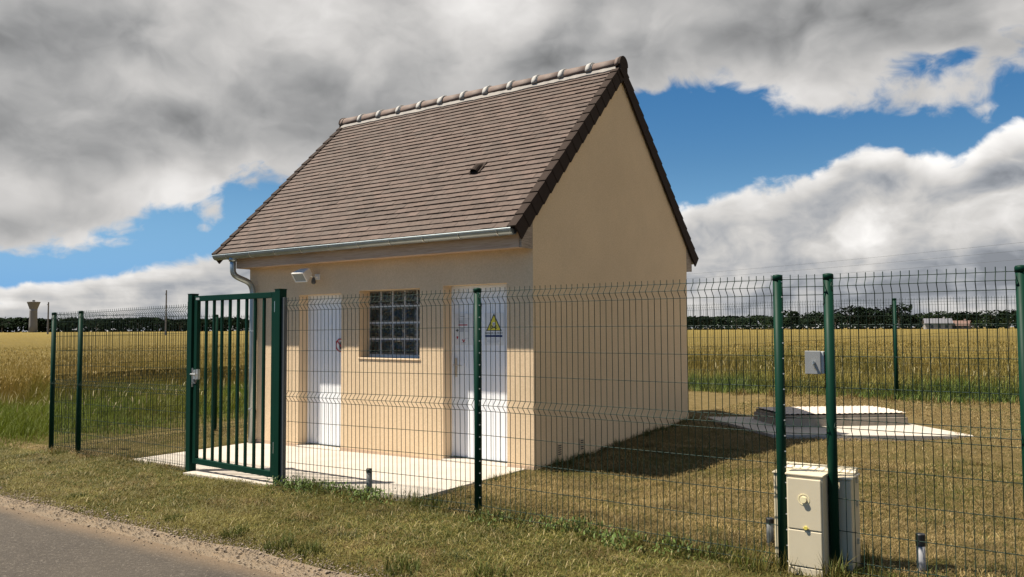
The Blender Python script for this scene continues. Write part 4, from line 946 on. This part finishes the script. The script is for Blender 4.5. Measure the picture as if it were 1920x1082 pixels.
ex = x + rng.normal(0, .05, n); ey = y + rng.normal(0, .05, n)
blades('wheat_crop', ex, ey, gh(x, y) + h * .78, rng.uniform(.06, .11, n) * (.8 + .2 * wm), .010 * wm, rng.uniform(.1, 1.2, n), T * 1.0, 'nodding golden ears of the ripe crop beyond the fences', 'crop', az=az_ + 1.2)
# closed top of the crop out to the woods
cxs = np.concatenate([[-2500, -1200, -600, -300, -160, -90], np.arange(-60, -11, .8), [-11.6], np.arange(-10.8, 30, .8), [40, 60, 100, 200, 500, 1500]])
cys = np.concatenate([[-30, -10, -6], np.arange(-4, 40, .8), [46, 60, 80, 120, 200, 330, 480, 700, 760]])
def crop_z(X, Y): return gh(X, Y) + .66 + (fbm(X * .7, Y * .7, 3) - .5) * .12
V, F = grid(cxs, cys, crop_z); c4 = V[F].mean(1); ins_ = (c4[:, 1] > 12.8) | (c4[:, 0] < -14.4)
tag(np_mesh('crop_field', V, [F[ins_]], None, M_WHEAT), 'wide field of ripe golden crop reaching to the far woods', 'field', kind='structure')

# ------------------------------------------------------------------ far trees, water tower, houses, poles
def azp(a, r): return CAM.x + r * math.sin(R(a)), CAM.y + r * math.cos(R(a))
def crown_mesh(b, c, h, wd, nl, seed, tone):
    rr = random.Random(seed); lobes = []
    for k in range(7): lobes.append((rr.uniform(-.36, .36) * wd, rr.uniform(-.36, .36) * wd, h * rr.uniform(.30, .80), wd * rr.uniform(.20, .34), h * rr.uniform(.14, .24)))
    for k in range(nl):
        l = rr.choice(lobes); th, ph = rr.uniform(0, 6.3), math.asin(rr.uniform(-.7, 1)); q = rr.uniform(.75, 1.08)
        P = Vector((c[0] + l[0] + l[3] * q * math.cos(th) * math.cos(ph), c[1] + l[1] + l[3] * q * math.sin(th) * math.cos(ph), c[2] + l[2] + l[4] * q * math.sin(ph)))
        s_ = h * rr.uniform(.03, .07); e = Vector((rr.uniform(-1, 1), rr.uniform(-1, 1), rr.uniform(-1, 1))).normalized(); f_ = e.orthogonal().normalized(); k_ = rr.uniform(.75, 1.25); b.cur = tuple(v * k_ for v in tone)
        b.add([P - e * s_, P - f_ * s_ * .7, P + e * s_, P + f_ * s_ * .7], [(0, 1, 2, 3)])
TONES = [(.013, .021, .010), (.011, .018, .010), (.019, .030, .012), (.030, .046, .016)]
def make_tree(seed, h, wd, tone, nl=420):
    root = bpy.data.objects.new('far_tree', None); col.objects.link(root)
    b = MB(); crown_mesh(b, (0, 0, 0), h, wd, nl, seed, tone); b.build('crown', M_LEAF, root)
    b = MB(); b.tube([(0, 0, -1), (.1, .05, h * .35), (0, .1, h * .7)], [h * .03, h * .022, h * .01], 7)
    for k in range(4): a = k * 1.7 + seed; b.tube([(0, 0, h * (.3 + .06 * k)), (math.cos(a) * wd * .28, math.sin(a) * wd * .28, h * (.55 + .05 * k))], [h * .012, h * .005], 5)
    b.build('trunk', M_TRUNK, root); return root
protos = [make_tree(1, 10, 11, TONES[0]), make_tree(2, 10, 9, TONES[1]), make_tree(3, 10, 12, TONES[2]), make_tree(5, 10, 10, TONES[3]), make_tree(8, 10, 13, TONES[1])]
used = set()
def place(kind, a, r, h, wk, label, group='trees along the far woods'):
    x, y = azp(a, r); src = protos[kind]
    if kind not in used: o = src; used.add(kind)
    else:
        o = src.copy(); col.objects.link(o)
        for chd in list(src.children): c_ = chd.copy(); col.objects.link(c_); c_.parent = o
    o.location = (x, y, 0); o.scale = (h / 10 * wk, h / 10 * wk, h / 10); o.rotation_euler = (0, 0, random.uniform(0, 6.3))
    tag(o, label, 'tree', group)
RT = [(-22.6, 8.2), (-21.9, 8.6), (-21.1, 8.4), (-20.2, 9.0), (-19.3, 8.6), (-18.4, 9.2), (-17.6, 8.8), (-16.8, 9.4), (-16.1, 10.6), (-15.5, 10.9), (-14.8, 11.2), (-14.1, 10.6), (-13.4, 11.0), (-12.7, 11.6), (-12.0, 12.6), (-11.4, 12.6), (-10.8, 11.6), (-10.2, 11.3), (-9.6, 12.4), (-8.4, 10.2), (-6.3, 9.6), (-5.5, 9.9), (-4.7, 9.7), (-3.9, 10.2), (-3.1, 10.0), (-2.3, 10.2), (-1.4, 10), (-.4, 10.4), (.8, 9.8), (-24, 8.6), (-26, 8.8)]
for k, (a, h) in enumerate(RT): place(k % 3 if a > -8 else (0, 1, 4)[k % 3], a + random.uniform(-.15, .15), 430 + random.uniform(-15, 25), h * random.uniform(.96, 1.06), random.uniform(1.0, 1.35), 'dark green tree in the far wood on the right beyond the crop')
place(4, -9.03, 425, 14.4, .95, 'tallest dark domed tree of the far wood on the right', None)
place(2, -6.85, 420, 9.4, 1.1, 'rounded mid green tree just right of the dip above the white house', None)
place(3, -4.35, 405, 5.0, 1.5, 'pale green rounded bush right of the red roofed far house', None)
place(3, -5.0, 405, 4.6, 1.3, 'pale green low bush close beside the red roofed far house', None)
place(3, -2.95, 405, 6.0, 1.0, 'lighter green round bush near the right edge before the far wood', None)
place(3, -17.0, 410, 4.4, 1.6, 'low light green bush before the far wood behind the house corner', None)
LTr = [(-69.5, 15.0), (-68.4, 14.0), (-67.6, 13.2), (-66.9, 13.2), (-65.5, 12.6), (-64.6, 12.8), (-63.6, 12.9), (-62.5, 12.9), (-61.3, 13.2), (-60.1, 12.9), (-58.9, 12.6), (-57.6, 12.6), (-56.3, 12.7), (-55.1, 13.0), (-53.9, 13.1)]
for k, (a, h) in enumerate(LTr): place((0, 1, 4)[k % 3], a, 800 + random.uniform(-15, 15), h * random.uniform(.98, 1.16), random.uniform(1.1, 1.5), 'dark tree rising from the far wood on the left beyond the crop')
# wood masses behind (read as one)
def wood(name, a0, a1, r, h, n, label, seed):
    b = MB(); rr = random.Random(seed)
    for k in range(n):
        a = rr.uniform(a0, a1); x, y = azp(a, r + rr.uniform(-14, 22)); hh = h * (.82 + .25 * vnoise(np.array([a * 1.3 + 5.]), np.array([seed * 3.1]))[0]); z = rr.random() ** .7 * hh
        P = Vector((x, y, z)); s_ = h * rr.uniform(.07, .15); e = Vector((rr.uniform(-1, 1), rr.uniform(-1, 1), rr.uniform(-.8, .8))).normalized(); f_ = e.orthogonal().normalized(); k_ = rr.uniform(.8, 1.2); t_ = TONES[rr.choice((0, 1, 1, 0))]; b.cur = tuple(v * k_ for v in t_)
        b.add([P - e * s_, P - f_ * s_ * .8, P + e * s_, P + f_ * s_ * .8], [(0, 1, 2, 3)])
    tag(b.build(name, M_LEAF), label, 'wood', kind='stuff')
wood('far_wood', -72, -44, 815, 13.0, 10000, 'dark wood along the left horizon behind the water tower', 1)
wood('far_wood', -30, 3, 452, 8.0, 9000, 'dark wood along the right horizon beyond the crop', 2)

wood('far_wood', -46, -28, 700, 12.0, 5000, 'dark wood on the horizon hidden behind the building', 3)
wood('far_wood', 2, 40, 470, 8.0, 6000, 'dark wood on the horizon past the right edge', 4)

# water tower
x, y = azp(-65.99, 740)
wt = empty('water_tower', (x, y, 0), 'pale concrete water tower with flared top on the left horizon', 'water tower')
b = MB(); b.lathe((x, y, 0), [(3.15, -1), (3.0, 6), (2.75, 17.5), (2.85, 19)], 28); b.build('shaft', M_TOWER, wt, smooth=True)
b = MB(); b.lathe((x, y, 0), [(2.85, 19), (3.1, 20), (4.6, 24.2), (4.75, 24.4), (4.75, 24.9), (.5, 25.2)], 28); b.build('tank', M_TOWER, wt)
b = MB(); b.lathe((x, y, 0), [(1.0, 25.0), (1.0, 26.2), (.2, 26.4)], 14); b.build('lantern', M_DARK, wt)
# utility poles
M_POLE = plain('pole_grey', (.13, .12, .115), .8)
def pole(x, y, h, lab, rr=.16):
    t_ = empty('utility_pole', (x, y, 0), lab, 'pole')
    b = MB(); b.tube([(x, y, -1), (x, y, h)], [rr, rr * .7], 8); b.build('shaft', M_POLE, t_)
    px, py = math.cos(R(-30)), math.sin(R(-30)); b = MB()
    b.obox((x, y - rr, h - .9), (px * .8, py * .8, 0), (-py * .05, px * .05, 0), (0, 0, .06)); b.build('crossarm', M_POLE, t_)
    for s_ in (-.7, .7):
        b = MB(); b.lathe((x + px * s_, y + py * s_ - rr, h - .84), [(.05, 0), (.07, .1), (.04, .22)], 8); b.build('insulator', M_GREY, t_)
x, y = azp(-65.2, 300); pole(x, y, 11.0, 'thin grey utility pole just right of the water tower', .28)
x, y = azp(-58.46, 190); pole(x, y, 10.4, 'grey utility pole rising above the fence left of the gate', .19)
pb = Vector((*azp(-34, 128), 0)); pole(pb.x, pb.y, 9.0, 'utility pole far behind the building carrying the thin wires')
for k, (z0, z1, o_) in enumerate(((8.55, 8.9, 0), (8.1, 8.2, .5), (7.6, 7.4, -.5))):
    p1 = Vector((*azp(1.5, 79), z1)); p0_ = Vector((pb.x + o_, pb.y, z0)); P = []
    for j in range(25): q = p0_.lerp(p1, j / 24); q.z -= 1.2 * 4 * (j / 24) * (1 - j / 24) * .35; P.append(q)
    b = MB(); b.tube(P, .011, 4); tag(b.build('power_line', M_DARK), ['topmost thin overhead wire crossing the sky at the right', 'middle thin overhead wire crossing the sky at the right', 'lowest thin overhead wire crossing the sky at the right'][k], 'wire', 'overhead wires')
# far houses
def far_house(a, r, wd, dp_, hw, hr, rot, wm, rm, lab):
    x, y = azp(a, r); t_ = empty('far_house', (x, y, 0), lab, 'house'); c_, s_ = math.cos(rot), math.sin(rot)
    def P(u, v, z): return (x + u * c_ - v * s_, y + u * s_ + v * c_, z)
    b = MB(); b.hexa([P(-wd, -dp_, -1), P(wd, -dp_, -1), P(wd, dp_, -1), P(-wd, dp_, -1), P(-wd, -dp_, hw), P(wd, -dp_, hw), P(wd, dp_, hw), P(-wd, dp_, hw)])
    for u in (-wd, wd): b.quad(P(u, -dp_, hw), P(u, dp_, hw), P(u, 0, hr - .1))
    b.build('wall', wm, t_)
    b = MB()
    for sg in (-1, 1): b.prism([P(-wd - .4, sg * (dp_ + .5), hw - .3), P(wd + .4, sg * (dp_ + .5), hw - .3), P(wd + .4, 0, hr), P(-wd - .4, 0, hr)], (0, 0, .25))
    rf = b.build('roof', rm, t_)
    b = MB(); q = P(wd * .5, 0, 0); b.box(q[0] - .4, q[0] + .4, q[1] - .4, q[1] + .4, hr - .6, hr + .9); b.build('chimney', wm, rf)
    for k in range(3):
        u = -wd * .6 + k * wd * .55; b = MB(); b.prism([P(u, -dp_ - .02, 1.0), P(u + 1.1, -dp_ - .02, 1.0), P(u + 1.1, -dp_ - .02, 2.4), P(u, -dp_ - .02, 2.4)], Vector(P(0, -.05, 0)) - Vector(P(0, 0, 0))); b.build('window', M_DGLASS, t_)
far_house(-6.82, 395, 5.2, 3.2, 3.2, 5.0, R(14), M_HWALL, M_SLATE, 'far white house with long grey roof below the trees at the right')
far_house(-5.55, 398, 3.6, 2.6, 2.2, 4.0, R(-6), plain('far_pink_wall', (.22, .165, .14), .9), M_RTILE, 'far low house with reddish roof right of the white house')
